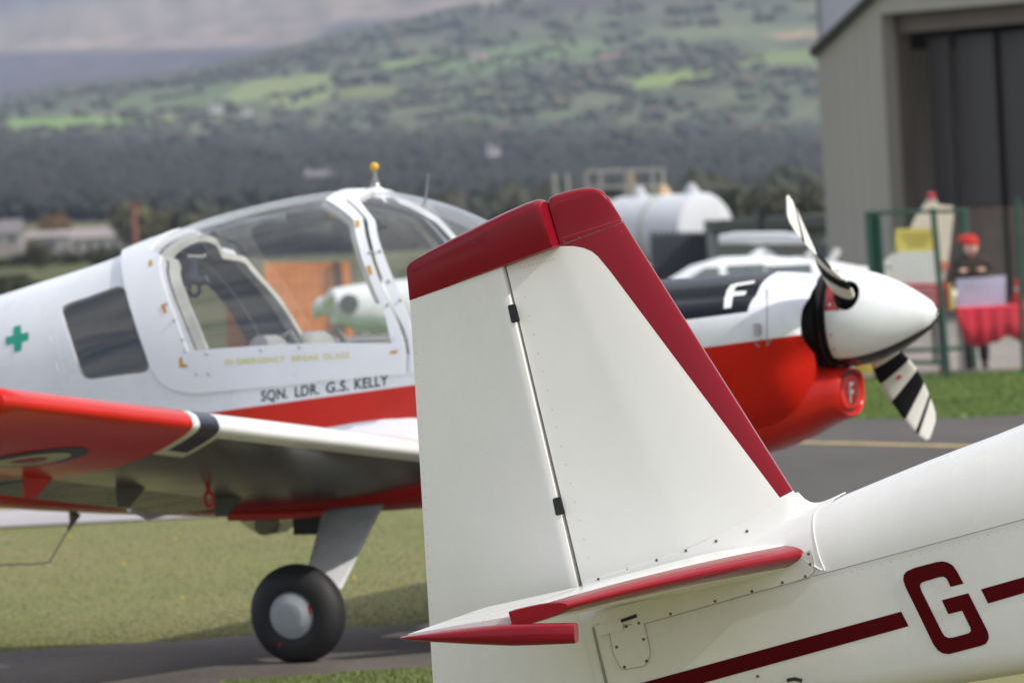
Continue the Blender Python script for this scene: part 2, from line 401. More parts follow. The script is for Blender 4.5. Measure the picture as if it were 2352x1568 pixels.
def sheet(name, poly, mat, lift, step=3.0):
    P, F = tri(poly, [], step); o = obj(name, [Vector((x, y, gz(y)+lift)) for x, y in P], F, mat, None, smooth=False); o['kind'] = 'structure'; return o
def tarmac(name, col, sc=1., wet=0, stain=.35):
    N = NT(name); p = N.pos(); st = N.pos((1, .35, 1)); a = N.noise(.9*sc, 6, .65, st); b_ = N.noise(130, 2, .6, p); s = N.n('TexVoronoi'); s.inputs['Scale'].default_value = 70; N.t.links.new(p, s.inputs[0])
    c = N.mix(N.rng(a, .35, .68), tuple(v*(1-stain) for v in col), tuple(v*1.25 for v in col)); c = N.mix(N.rng(s.outputs[0], .05, .5, .55, 0), c, tuple(v*2.6 for v in col))
    N.set(col=c, rough=N.rng(a, .3, .7, .72, .88), spec=.12); N.bump(b_, .5, .004); return N.m
M_tar = tarmac('asphalt', (.118, .104, .092)); M_apron = tarmac('apron_asphalt', (.088, .080, .074), .5, stain=.25); M_conc = tarmac('runway_concrete', (.36, .34, .35), .5, stain=.12)
e1, e2 = gr(0, 1500), gr(990, 1430); n1_, n2_ = gr(780, 1556), gr(990, 1541)
def edge_y(x): return lerp(e1.y, e2.y, (x-e1.x)/(e2.x-e1.x))+.05*math.sin(x*5)+.03*math.sin(x*13+1)
def near_y(x): return min(29.2, lerp(n1_.y, n2_.y, (x-n1_.x)/(n2_.x-n1_.x)))+.03*math.sin(x*7)
fx = [-30, -12]+[-6+.12*k for k in range(58)]
sheet('taxiway', [(x, edge_y(x)) for x in fx]+[(1.0, 33.1), (30, 34), (30, 29), (6, 29)]+[(x, near_y(x) if x > -6 else 28.6) for x in fx[::-1]], M_tar, .004, 2)
sheet('apron', [(.95, 33.2), (1.15, 40), (1.3, 45.5), (-40, 45.6), (-40, 48.3), (.9, 48.5), (1.4, 52), (1.2, 61.3), (3.13, 60.2), (3.9, 59.0), (30, 57), (30, 34.2)], M_apron, .004, 2.5)
sheet('runway_strip', [(-40, 45.62), (1.0, 45.6), (1.0, 48.3), (-40, 48.3)], M_conc, .010, 3)
ya, yb = grz(1700, 1015), grz(2230, 1027)
dv_ = (yb-ya).normalized(); pn = Vector((-dv_.y, dv_.x, 0))*.11
M_yline = plain('yellow_line_paint', (.42, .31, .12), .7, var=.4, sc=3)
q_ = [ya-dv_*1-pn, yb+dv_*4-pn, yb+dv_*4+pn, ya-dv_*1+pn]
sheet('yellow_line', [(v.x, v.y) for v in q_], M_yline, .010, 2)
sheet('concrete_hardstanding', [(2.5, 76.9), (40, 75.6), (40, 135), (2.5, 135)], tarmac('paving', (.24, .21, .185), .4, stain=.2), .012, 6)

# grass blades, nobody could count them
def grass(name, pts, hmin, hmax, cols, wdt=.006, lean=.6):
    V, F, C_ = [], [], []
    for (x, y) in pts:
        z = gz(y); h = random.uniform(hmin, hmax); a = random.uniform(0, 2*math.pi); l = random.uniform(.1, lean)*h; b_ = random.uniform(0, 2*math.pi); w_ = wdt*random.uniform(.6, 1.4)
        p = Vector((x, y, z-.004)); s = Vector((math.cos(a), math.sin(a), 0))*w_; t = Vector((math.cos(b_)*l, math.sin(b_)*l, h)); k = len(V)
        V += [p-s, p+s, p+t]; F.append((k, k+1, k+2)); c = random.choice(cols); m = random.uniform(.88, 1.1)*(1+.22*noise.noise(Vector((x*.9, y*.9, 0)))+.18*noise.noise(Vector((x*.25, y*.35, 5)))); C_ += [(c[0]*m, c[1]*m, c[2]*m, 1)]*3
    me = bpy.data.meshes.new(name); me.from_pydata([tuple(v) for v in V], [], F); at_ = me.attributes.new('cover', 'FLOAT_COLOR', 'POINT'); at_.data.foreach_set('color', [v for c in C_ for v in c])
    me.materials.append(M_blade); o = bpy.data.objects.new(name, me); COL.objects.link(o); o['kind'] = 'stuff'; return o
N = NT('grass_blade'); a = N.n('Attribute', attribute_name='cover'); N.set(col=a.outputs['Color'], rough=.6, spec=.25); M_blade = N.m
GC = [(.160, .190, .062), (.166, .194, .064), (.182, .196, .072), (.160, .188, .060)]
R = random.Random(3); pts = []
while len(pts) < 150000:
    y = 31.8+13.9*R.random()**1.5; x = R.uniform(-.095*y+.0, 1.0 if y > 33 else .9)
    if y > edge_y(x)-.02+R.random()**3*.05: pts.append((x, y))
grass('grass', pts, .006, .015, GC, .0035, 1.6)
pts = [(R.uniform(-1.3, .3), 0) for _ in range(14000)]; pts = [(x, near_y(x)-R.random()**1.6*1.0+.02) for x, _ in pts]
grass('verge_grass', pts, .012, .038, [(.14, .20, .05), (.18, .22, .07), (.22, .22, .09)], .006)
pts = []
while len(pts) < 40000:
    y = R.uniform(57.3, 76.9); x = R.uniform(1.6, .085*y)
    if y > itp([(1.2, 61.3), (3.13, 60.2), (3.9, 59), (8, 58.6)], x): pts.append((x, y))
grass('far_grass', pts, .02, .06, [(.12, .19, .045), (.135, .20, .05), (.15, .195, .06)], .010)
# dandelions in the lawn
mb = MB()
for _ in range(9):
    y = R.uniform(33, 45); x = R.uniform(-.09*y, -.3)
    mb.sphere((x, y, .028), .008, 6)
tag(mb.build('dandelions', paint('dandelion', (.75, .55, .02), .6, 0)), kind='stuff')

# woodland on the hills: low-poly crowns, joined
ico_v, ico_f = [], []
bm = bmesh.new(); bmesh.ops.create_icosphere(bm, subdivisions=1, radius=1); ico_v = [v.co.copy() for v in bm.verts]; bm.verts.index_update(); ico_f = [tuple(v.index for v in f.verts) for f in bm.faces]; bm.free()
bm = bmesh.new(); bmesh.ops.create_icosphere(bm, subdivisions=2, radius=1); ico2_v = [v.co.copy() for v in bm.verts]; bm.verts.index_update(); ico2_f = [tuple(v.index for v in f.verts) for f in bm.faces]; bm.free()
TV, TF, TC = [], [], []
def blob(p, r, h, col, rr):
    k = len(TV); s = rr.random()*9
    for v in ico_v:
        m = 1+.35*noise.noise(v*1.4+Vector((s, s, s))); TV.append((p.x+v.x*r*m, p.y+v.y*r*m, p.z+h*.5+v.z*h*.55*m)); c = col; TC.extend((c[0], c[1], c[2], 1))
    TF.extend(tuple(i+k for i in f) for f in ico_f)
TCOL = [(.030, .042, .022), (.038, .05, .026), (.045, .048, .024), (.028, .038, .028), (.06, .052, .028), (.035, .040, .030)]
R = random.Random(11); n = 0
def infield(x, y): return any(smoothpoly(x, y, p, 2) > .5 for p, c in FIELDS if min(q[0] for q in p) < x < max(q[0] for q in p) and min(q[1] for q in p)-8 < y < max(q[1] for q in p)+8)
for _ in range(42000):
    d = 1320+(R.random()**.8)*3250; tx = R.uniform(-.086, .062); z = land_z(tx, d); p = Vector((tx*d, d, z)); x, y = proj(p)
    far_ = d > 2150
    if far_:
        g_ = noise.noise(Vector((x/70, y/18, 2)))+.5*noise.noise(Vector((x/22, y/7, 9)))
        up = itp(RIDGE, x)
        if g_ < lerp(.29, -.3, max(0, min(1, (y-285)/90))) and not (y < up+12 and x < 1100 and R.random() < .8): continue
        if y < up+46 and x > 1100 and R.random() < .75: continue
    h = R.uniform(3, 6.5) if not far_ else R.uniform(2.5, 5.5)*(1.3 if y > 325 else 1.)
    if far_ or y < 400:
        if any(infield(x, y-h*FP/d*k_) for k_ in (0, .5, 1)): continue
    c = R.choice(TCOL); m = R.uniform(.6, 1.2)*lerp(1.9, .34, max(0, min(1, (y+34*noise.noise(Vector((x/110, 5, 1)))+22*noise.noise(Vector((x/35, y/20, 4)))-285)/85)))  # belt crowns darkened in their colour, standing in for cloud shadow
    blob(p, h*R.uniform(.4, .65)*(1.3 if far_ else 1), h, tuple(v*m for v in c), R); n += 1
# hedgerows across the slope
for _ in range(70):
    x0, y0 = R.uniform(0, 1950), R.uniform(110, 310); ln = R.uniform(60, 260); sl_ = R.uniform(-.22, .03)
    if y0 < itp(RIDGE, x0)+12: continue
    d0 = None
    for d in range(2200, 4500, 25):
        if proj(Vector(((x0-CX)/FP*d, d, land_z((x0-CX)/FP, d))))[1] <= y0: d0 = d; break
    if not d0: continue
    for k in range(int(ln/7)):
        x = x0+k*7+R.uniform(-3, 3); d = d0+k*R.uniform(3, 9)*(-sl_*8)+R.uniform(-12, 12); tx = (x-CX)/FP
        if d > 4500 or R.random() < .25: continue
        h = R.uniform(1.5, 3.5); blob(Vector((tx*d, d, land_z(tx, d))), h*.8, h, tuple(v*R.uniform(.9, 1.5) for v in R.choice(TCOL)), R)
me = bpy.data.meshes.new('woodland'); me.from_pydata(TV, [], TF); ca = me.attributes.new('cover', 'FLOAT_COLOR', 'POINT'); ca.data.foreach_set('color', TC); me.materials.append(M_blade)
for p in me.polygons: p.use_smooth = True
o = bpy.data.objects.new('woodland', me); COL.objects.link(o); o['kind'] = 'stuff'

# darker treeline at the far side of the field
TV, TF, TC = [], [], []
R = random.Random(21)
for _ in range(2600):
    x = R.uniform(470, 1960); d = R.uniform(520, 760); t_ = gr(x, 560).normalized(); p = Vector(((x-CX-25)/FP*d, d, gz(d))); tt = 3.9+1.2*noise.noise(Vector((x/90, 3, 1)))+.8*noise.noise(Vector((x/25, 3, 7)))
    h = tt*R.uniform(.45, 1.); m = R.uniform(.7, 1.3); c = R.choice([(.030, .036, .024), (.038, .040, .026), (.05, .046, .026), (.026, .032, .025)])
    blob(p+Vector((0, 0, R.random()*tt*.25)), h*R.uniform(.25, .5), h, tuple(v*m for v in c), R)
me = bpy.data.meshes.new('treeline'); me.from_pydata(TV, [], TF); ca = me.attributes.new('cover', 'FLOAT_COLOR', 'POINT'); ca.data.foreach_set('color', TC); me.materials.append(M_blade)
o = bpy.data.objects.new('treeline', me); COL.objects.link(o); o['kind'] = 'stuff'

# air: one closed box of thin haze
hb = MB(); hb.box((0, 2500, 345), 30000, 24000, 700); ho = hb.build('haze', plain('tmp', (1, 1, 1)), smooth=False); ho['kind'] = 'stuff'
hm = bpy.data.materials.new('haze_air'); hm.use_nodes = True; t_ = hm.node_tree; t_.nodes.remove(t_.nodes['Principled BSDF']); pv = t_.nodes.new('ShaderNodeVolumePrincipled')
pv.inputs['Color'].default_value = (.68, .77, 1, 1); pv.inputs['Density'].default_value = 7.2e-5; pv.inputs['Anisotropy'].default_value = .0
t_.links.new(pv.outputs[0], t_.nodes['Material Output'].inputs['Volume']); ho.data.materials[0] = hm

# ================================================================== near aircraft (only its tail end is in frame)
A = Frame.yp(at(1340, 1365, 18.45), 11, 12.8)
ra = root('light_aircraft', (A.O.x, A.O.y, 0), 'cream white aircraft tail in the foreground with maroon fin tip and letter G', 'aircraft')
fA = lambda x, y, q=0: A.fu(x, y, q)
def wA(f): return min(.045+.13*max(f, 0), .44)
def thick(c):   # half thickness / chord, c from the leading edge
    if c <= 0: return 0
    y = 5*.105*(.2969*math.sqrt(c)-.126*c-.3516*c*c+.2843*c**3-.1036*c**4)
    return max(y if c < .32 else lerp(.0519, .002, (c-.32)/.68), .001)
LEb, LEt = fA(1828, 1128), fA(1420, 486)
def finLE(u): return lerp(LEb[0], LEt[0], (u-LEb[1])/(LEt[1]-LEb[1]))
RTEa, RTEb = fA(940, 690), fA(995, 1568)
def rudTE(u): return lerp(RTEb[0], RTEa[0], (u-RTEb[1])/(RTEa[1]-RTEb[1]))
def th_abs(f, u):
    l, t = finLE(u), rudTE(u); return thick((l-f)/(l-t))*(l-t)*.86
HT, HB = fA(1163, 612), fA(1392, 1568)
def hinge(u): return lerp(HB[0], HT[0], (u-HB[1])/(HT[1]-HB[1]))

def skin(name, frame, rows, half, mat, parent, rim=True, **k):
    """closed aerofoil piece: rows of 2D points (f,u), half(f,u) thickness"""
    ny, nx = len(rows), len(rows[0]); V, Q, F = [], [], []
    for sg in (1, -1):
        for r in rows:
            for (f, u) in r: V.append(frame.w(f, sg*half(f, u), u)); Q.append((f, sg*half(f, u), u))
    n = nx*ny
    for j in range(ny-1):
        for i in range(nx-1):
            a = j*nx+i; F.append((a, a+1, a+nx+1, a+nx)); F.append((n+a, n+a+nx, n+a+nx+1, n+a+1))
    bd = [i for i in range(nx)]+[j*nx+nx-1 for j in range(1, ny)]+[(ny-1)*nx+i for i in range(nx-2, -1, -1)]+[j*nx for j in range(ny-2, 0, -1)]
    for a, b in zip(bd, bd[1:]+bd[:1]): F.append((a, b, n+b, n+a))
    return obj(name, V, F, mat, parent, fsu=Q, weld=True, **k)

# --- fin main
def grid(bot, top, ny, xs):
    """bot/top: functions c -> (f,u)"""
    return [[(lerp(bot(c)[0], top(c)[0], j/ny), lerp(bot(c)[1], top(c)[1], j/ny)) for c in xs] for j in range(ny+1)]
xs = [1-(math.cos(math.pi*i/40)*.5+.5) for i in range(41)]
xs = sorted(set([round(x, 5) for x in xs]+[.003, .006, .012]))
g0, g1 = (hinge(0)+.005, .0), (LEb[0], LEb[1]-.02)
t0, t1 = fA(1166, 612), fA(1433, 511)
def mk_fin(N, base):
    x, _, y = N.fsu(); L = hp(N, x, y, fA(1805, 1137), fA(1585, 845)); L2 = hp(N, x, y, fA(1585, 845), fA(1440, 664))
    # rounded corner and top edge
    cr = [(1405, 622), (1393, 606), (1379, 590), (1363, 577), (1344, 569), (1322, 565), (1300, 565), (1270, 568)]
    wht = N.math('MULTIPLY', N.math('MULTIPLY', L, L2), hp(N, x, y, fA(1440, 664), fA(1405, 622)))
    for P_, Q_ in zip(cr, cr[1:]): wht = N.math('MULTIPLY', wht, hp(N, x, y, fA(*P_), fA(*Q_)))
    lo = hp(N, x, y, fA(1780, 1148), fA(1850, 1110)) if False else hp(N, x, y, fA(1850, 1112), fA(1780, 1149))
    return N.mix(N.math('MAXIMUM', wht, lo), (.23, .005, .014, 1), base)
M_fin = paint('fin_paint', (.81, .80, .76), .16, .0, dirt=.05, wav=.05, masks=mk_fin, spec=.25)
skin('fin', A, grid(lambda c: (lerp(g1[0], g0[0], c), lerp(g1[1], g0[1], c)), lambda c: (lerp(t1[0], t0[0], c), lerp(t1[1], t0[1], c)), 40, xs), th_abs, M_fin, ra)
# --- fin tip above the joint
b0, b1 = fA(1291, 562), fA(1432, 510)
prof = [fA(*p) for p in [(1261.5, 459), (1264, 453), (1275, 448), (1300, 440), (1330, 433), (1352, 431), (1368, 432), (1384, 439), (1397, 453), (1412, 477), (1432, 509)]]
dst = [0]
for a, b in zip(prof, prof[1:]): dst.append(dst[-1]+math.hypot(a[0]-b[0], a[1]-b[1]))
def pr(t):
    d = t*dst[-1]; return (itp(list(zip(dst, [p[0] for p in prof])), d), itp(list(zip(dst, [p[1] for p in prof])), d))
tipx = [1-x for x in xs][::-1]; tipx = [i/44 for i in range(45)]
top_pts = [pr(t) for t in tipx]
def tip_half(f, u):
    d = min(dseg((f, u), a, b) for a, b in zip(prof, prof[1:])); r = .022
    base = th_abs(f, min(u, b1[1]+.02))
    base = max(base, .012) if f < b1[0]-.03 else max(base, .001)
    if d < r: base = min(base, math.sqrt(max(1e-9, r*r-(r-d)**2))*1.05+.0004)
    return base
rows = []
for j in range(31):
    t = 1-(1-j/30)**1.7
    rows.append([(lerp(lerp(b0[0], b1[0], c), top_pts[i][0], t), lerp(lerp(b0[1], b1[1], c), top_pts[i][1], t)) for i, c in enumerate(tipx)])
skin('fin_tip', A, rows, tip_half, M_gloss_red, ra)
# joint line of the tip, slightly proud filler bead
def on_fin(x, y, lift=.001, hs=th_abs):
    q = .04
    for _ in range(4): f, u = A.fu(x, y, q); q = hs(f, u)+lift
    return A.w(f, q, u)
mb = MB(); mb.tube([on_fin(lerp(1291, 1426, k/12), lerp(547, 505, k/12), .0002) for k in range(13)], .0009, 5)
mb.build('joint_line', plain('joint_red', (.42, .04, .06), .4), ra)

# --- rudder, slightly deflected
dl = math.radians(11)
RF = Frame(A.w(.012, 0, 0), (A.F*math.cos(dl)+A.S*math.sin(dl)), (A.S*math.cos(dl)-A.F*math.sin(dl)), A.U)
fR = lambda x, y, q=0: RF.fu(x, y, q)
rt_t, rt_b = fR(942, 690), fR(995, 1568)
def rTE(u): return lerp(rt_b[0], rt_t[0], (u-rt_b[1])/(rt_t[1]-rt_b[1]))
ht_, hb_ = fR(1162, 612), fR(1392, 1568)
def rHi(u): return lerp(hb_[0], ht_[0], (u-hb_[1])/(ht_[1]-hb_[1]))
def r_half(f, u):
    t = .0012+(f-rTE(u))/(rHi(u)-rTE(u))*(.034+.006*(1-u)); x = rHi(u)-f; r = .030
    if x < r: t *= math.sqrt(max(.02, 1-.28*(min(1, (r-x)/r))**2))
    return max(t, .001)
ub = -.46
cs = [0, .02]+[i/22 for i in range(1, 20)]+[.89, .91, .93, .945, .96, .97, .98, .988, .994, 1]
cs = sorted(set(cs))
rows = [[(lerp(lerp(rTE(ub), rHi(ub), c), lerp(rt_t[0], ht_[0], c), v), lerp(ub, lerp(rt_t[1], ht_[1], c), v)) for c in cs] for v in [j/24 for j in range(25)]]
skin('rudder', RF, rows, r_half, M_cream, ra)
# red rudder tip with its balance horn: rings from trailing edge to the horn's front
btm = [fR(*p) for p in [(941, 690), (1162, 612), (1266, 574), (1283, 567.5)]]
topc = [fR(*p) for p in [(934, 618), (937, 609), (945, 602), (985, 578), (1040, 548), (1100, 517), (1160, 488), (1210, 466), (1238, 457), (1247, 460), (1251, 463)]]
f0, f1 = min(p[0] for p in topc+btm[:1]), btm[-1][0]
bt = sorted(btm); tp = sorted(topc)
V, Q, F = [], [], []
# param by v across; columns between bottom line and top curve
NCOL = 60
colb = [(lerp(btm[0][0], btm[-1][0], i/NCOL)) for i in range(NCOL+1)]
cd = [0]
for a, b in zip(topc, topc[1:]): cd.append(cd[-1]+math.hypot(a[0]-b[0], a[1]-b[1]))
rings, qs = [], []
for i in range(NCOL+1):
    c = i/NCOL; B0 = (colb[i], itp(bt, colb[i])); d = c*cd[-1]
    T0 = (itp(list(zip(cd, [p[0] for p in topc])), d), itp(list(zip(cd, [p[1] for p in topc])), d))
    x = c; th = .0015+min(x/.6, 1)**.95*.046
    if c > .985: th *= .97
    H = math.hypot(T0[0]-B0[0], T0[1]-B0[1]); ring, q = [], []
    R = min(.035, H*.4)
    prof_ = [(0, .75), (.004, .93), (.012, 1.)]+[(H-R+R*math.sin(a), max(math.cos(a), .02)) for a in [math.radians(k) for k in (0, 20, 40, 55, 68, 78, 86)]]
    prof_.insert(3, ((H-R)*.5, 1))
    for sg in (1, -1):
        for h, k in (prof_ if sg == 1 else prof_[::-1]):
            f = lerp(B0[0], T0[0], h/H); u = lerp(B0[1], T0[1], h/H); ring.append(RF.w(f, sg*th*k, u)); q.append((f, sg*th*k, u))
    rings.append(ring); qs.append(q)
mb = MB(); mb.rings(rings, q=qs); mb.build('rudder_tip', M_gloss_red, ra, weld=True)
mb = MB()
mb.tube([RF.w(*(lambda p: (p[0], .0425, p[1]))(fR(lerp(1165, 1290, k/10)-80, lerp(560, 520, k/10), .042))) for k in range(9)], .0007, 5)
mb.build('trim_seam', plain('joint_red2', (.30, .02, .03), .4), ra)
# hinge pockets in the rudder nose
for pts in ([(1167, 701), (1184, 697), (1195, 738), (1176, 742)], [(1271, 1144), (1288, 1139), (1300, 1179), (1279, 1183)]):
    P2 = rnd_poly(pts, 4, 3); q = .03; W = []
    for (a, b) in P2:
        f, u = fR(a, b, .03); q = r_half(min(f, rHi(u)-.004), u)+.0012; W.append(RF.w(f, q, u))
    v, f = prism(W, RF.S, .004); obj('hinge_pocket', v, f, M_black, ra, smooth=False)

# --- fuselage
def utop(f):  # silhouette of the back
    return cub([(-.02, -.02), (.3, .015), (.7, .064), (1.0, .100), (1.28, .127), (1.8, .20), (2.4, .28), (3.0, .34)], f)
useam = -.113
def ubot(f): return cub([(-.02, -.36), (.5, -.44), (1.06, -.505), (2.0, -.58), (3.2, -.66), (4.6, -.66), (5.6, -.5)], f)
fs = [-.02, 0, .05, .1, .2, .3, .45, .6, .7, .8, .9, 1.0, 1.1, 1.2, 1.3, 1.5, 1.8, 2.1, 2.5, 3.0, 3.5, 4.0, 4.5, 5.0, 5.4, 5.6]
rings, qs = [], []
for f in fs:
    k = 1 if f < 4.4 else (1-(f-4.4)/1.2*.35)
    W_ = wA(f)*k; ut, ubb = utop(f), ubot(f); r = min(.07, W_*.8); ring = []
    half_ = [(0, ubb)]+[(W_-r+r*math.sin(a), ubb+r-r*math.cos(a)) for a in [math.radians(d) for d in (0, 15, 30, 45, 60, 75, 90)]]
    half_ += [(W_, lerp(ubb+r, useam, t)) for t in (.33, .66, 1)]
    half_ += [(W_*math.cos(a)**.92, useam+(ut-useam)*math.sin(a)**.92) for a in [math.radians(d) for d in (6, 12, 20, 28, 36, 44, 52, 60, 68, 76, 84)]]+[(0, ut)]
    full = half_+[(-a, b) for a, b in half_[-2:0:-1]]
    rings.append([A.w(f, a, b) for a, b in full]); qs.append([(f, a, b) for a, b in full])
mb = MB(); mb.rings(rings, q=qs); mb.build('fuselage', M_cream, ra)
# lap seam along the side
mb = MB(); mb.tube([A.w(f, wA(f)+.0004, useam) for f in [.64, .8, 1.0, 1.3, 1.8, 2.5, 3.2]], .0011, 5); mb.build('lap_seam', M_seam, ra)
# dark strip where the rudder meets the body under the tailplane
# --- fin-to-tailplane fairing
UP = [fA(*p) for p in [(1343, 1336), (1450, 1303), (1560, 1268), (1680, 1212), (1750, 1177), (1800, 1150), (1824, 1131), (1832, 1128), (1845, 1141), (1862, 1150), (1890, 1152.5), (1915, 1148), (1945, 1138)]]
fmax = UP[-1][0]
def upu(f): return cub(UP, f)
LOW = [(.0, .005), (.2, -.02), (.4, -.035), (.55, -.040), (.62, -.044), (.66, -.085), (.80, -.113)]
NF, NR = 60, 18
for nm, sg in (('tail_fairing', 1),):
    rings = []; V, F, Q = [], [], []
    for side in (1, -1):
        for i in range(NF+1):
            for j in range(NR+1):
                v = j/NR
                fend = cub([(0, .765), (.12, .735), (.3, .688), (.5, .672), (.8, .670), (1, .676)], v)
                f = lerp(.012, fend, i/NF)
                uA = upu(f); th = (th_abs(f, uA) if f < finLE(uA) else 0)+.0015
                wB = wA(f)+.004; uB = cub(LOW, f)
                if f > .6: uB = lerp(cub(LOW, .6), -.105, (f-.6)/.07 if f < .67 else 1)
                # quadratic blend, concave
                bl = max(0, min(1, (f-.62)/.13)); bl = bl*bl*(3-2*bl)
                cx, cy = th+(wB-th)*.16, uB+(uA-uB)*.20
                a, b_ = (th, uA), (wB, uB)
                p = ((1-v)**2*a[0]+2*v*(1-v)*cx+v*v*b_[0], (1-v)**2*a[1]+2*v*(1-v)*cy+v*v*b_[1])
                ang = math.pi/2*(1-v)*1.0
                e = (wB*math.cos(ang)**.92 if v > 0 else 0, useam+(utop(f)+.004-useam)*(math.sin(ang)**.92 if v < 1 else 0))
                s_, u_ = lerp(p[0], e[0], bl), lerp(p[1], e[1], bl)
                if f > .45:
                    ex_ = 2/.92; hu = utop(f)-useam; lv = (max(s_, 0)/wA(f))**ex_+(max(0, u_-useam)/hu)**ex_
                    if 0 < lv < 1: kk = lv**(-1/ex_); s_ *= kk; u_ = useam+(u_-useam)*kk
                V.append(A.w(f, side*s_, u_)); Q.append((f, s_, u_))
    n = (NF+1)*(NR+1)
    for side in (0, 1):
        for i in range(NF):
            for j in range(NR):
                a = side*n+i*(NR+1)+j; F.append((a, a+1, a+NR+2, a+NR+1))
    o = obj(nm, V, F, M_cream, ra, fsu=Q)
    m = o.modifiers.new('solid', 'SOLIDIFY'); m.thickness = .0025; m.offset = 1; m = o.modifiers.new('split', 'EDGE_SPLIT'); m.split_angle = .8
    lip = [V[NF*(NR+1)+j]+A.S*.002+A.U*.001 for j in range(NR+1)]
    MB().tube(lip, .0022, 6).build('fairing_lip', M_cream, o)
# thin line of the fairing edge on the fin
MB().tube([on_fin(*p, .0008) for p in [(1343, 1336), (1400, 1319), (1450, 1303), (1510, 1285), (1560, 1268), (1620, 1241), (1680, 1212), (1750, 1177), (1800, 1150)]], .0011, 5).build('fairing_edge', M_cream, ra)
# flat skirt below the tailplane root
def side_pt(x, y, lift=0):
    q = .1
    for _ in range(5): f, u = A.fu(x, y, q); q = wA(f)+lift
    return f, u
def side_sheet(name, px, mat, lift, parent, th=None, holes=()):
    P = [side_pt(x, y, lift) for x, y in px]
    W = [A.w(f, wA(f)+lift, u) for f, u in P]
    if th: v, f = prism(W, A.S, th)
    else:
        p2, ff = tri(P, [], .25); v = [A.w(a, wA(a)+lift, b) for a, b in p2]; f = ff
    return obj(name, v, f, mat, parent, smooth=False)
side_sheet('fairing_skirt', [(1362, 1432), (1370, 1405), (1500, 1372), (1640, 1330), (1780, 1290), (1840, 1272), (1860, 1262), (1869, 1290), (1872, 1308), (1860, 1324), (1797, 1342), (1727, 1361), (1640, 1386), (1540, 1414), (1478, 1432)], M_cream, .004, ra, .0032)
MB().tube([A.w(f, wA(f)+.0044, u) for f, u in [side_pt(*p, .004) for p in [(1478, 1432), (1540, 1415), (1640, 1387), (1727, 1362), (1797, 1343), (1858, 1326), (1870, 1312), (1869, 1290), (1862, 1262)]]], .0009, 5).build('skirt_edge', M_seam, ra)
# access panel
pan = rnd_poly([(1399, 1449), (1478, 1424), (1495, 1500), (1482, 1528), (1428, 1538), (1408, 1500)], 9, 4)
side_sheet('access_panel', pan, M_cream, .003, ra, .0024)
P = [side_pt(x, y, .003) for x, y in pan]
MB().tube([A.w(f, wA(f)+.0031, u) for f, u in P+P[:1]], .0008, 5).build('panel_edge', M_seam, ra)
side_sheet('corner_plate', [(1366, 1436), (1420, 1422), (1430, 1424), (1431, 1445), (1404, 1452), (1374, 1460)], M_cream, .0062, ra, .002)
side_sheet('cable_slot', [(1425, 1422), (1461, 1409), (1463, 1417), (1427, 1429)], M_black, .0068, ra, .003)
side_sheet('end_gap', [(1359, 1440), (1364, 1438), (1404, 1600), (1396, 1600)], plain('gap_metal', (.30, .30, .25), .7), .0018, ra)
# screws, one by one
bm_screw = None
def screw(x, y, where):
    if where == 'fin':
        # on the fairing: march towards the camera until outside
        P, n = on_fair(x, y), None
    else:
        f, u = side_pt(x, y, .005); P = A.w(f, wA(f)+.0045, u)
    mb = MB(); mb.lathe(P, A.S, [(-.003, .0042), (.0004, .0042), (.0012, .0032), (.0014, .001)], 10)
    return mb.build('screw', M_screw, ra)
def on_fair(x, y):
    best = None
    for k in range(60):
        q = .02+.002*k; f, u = A.fu(x, y, q); uA = upu(f); uB = cub(LOW, f); th = th_abs(f, uA); wB = wA(f)
        v = max(0, min(1, (uA-u)/(uA-uB)))
        s_ = (1-v)**2*th+2*v*(1-v)*(th+(wB-th)*.16)+v*v*wB
        if best is None or abs(s_-q) < best[0]: best = (abs(s_-q), A.w(f, q+.003, u))
    return best[1]
for p in [(1375, 1329), (1442, 1308), (1509, 1286), (1576, 1264), (1645, 1242), (1716, 1219), (1852, 1208)]: screw(*p, 'fin')
for p in [(1857, 1271), (1861, 1295), (1850, 1323), (1797, 1337), (1727, 1357), (1642, 1380), (1540, 1409), (1402, 1447), (1438, 1438), (1467, 1430), (1478, 1467), (1485, 1517), (1434, 1531), (1416, 1485), (1740, 1552), (1375, 1447)]: screw(*p, 'side')
MB().tube([A.w(f, wA(f)+.003, u) for f, u in [side_pt(*p, .003) for p in [(1808, 1561), (1825, 1558), (1842, 1562)]]], .005, 6).build('handle', M_black, ra)
# flush rivets of fin and rudder (tiny dimples)
M_rivet = paint('rivet', (.50, .48, .44), .4, dirt=.1)
riv = MB()
for k in range(16): riv.lathe(on_fin(lerp(1195, 1352, k/15), lerp(640, 1280, k/15), .0001), A.S, [(-.001, .0020), (.0003, .0018)], 8)
for k in range(9): riv.lathe(on_fin(lerp(1195, 1272, k/8), lerp(610, 590, k/8)+5, .0001), A.S, [(-.001, .0020), (.0003, .0018)], 8)
for k in range(40):
    u = lerp(-.4, .85, k/39); f = rTE(u)+.010; riv.lathe(RF.w(f, r_half(f, u), u), RF.S, [(-.001, .0017), (.0003, .0015)], 8)
for k in range(44):
    f = lerp(.72, 1.9, k/43); riv.lathe(A.w(f, wA(f)+.0001, useam-.016), A.S, [(-.001, .0018), (.0003, .0016)], 8)
for ff in (.95, 1.55):
    for k in range(16): u = lerp(useam-.03, ubot(ff)+.07, k/15); riv.lathe(A.w(ff+.0*k, wA(ff)+.0001, u), A.S, [(-.001, .0016), (.0003, .0014)], 8)
tag(riv.build('rivets', M_rivet, ra), kind='stuff')
rr = MB()
for (x, y) in [(1295, 583-32), (1330, 541), (1375, 526), (1415, 513), (1427, 528)]:
    rr.lathe(on_fin(x, y+4, .0002), A.S, [(-.001, .0028), (.0003, .0026), (.0003, .0012)], 10)
tag(rr.build('tip_rivets', plain('red_rivet', (.36, .03, .05), .35), ra), kind='stuff')

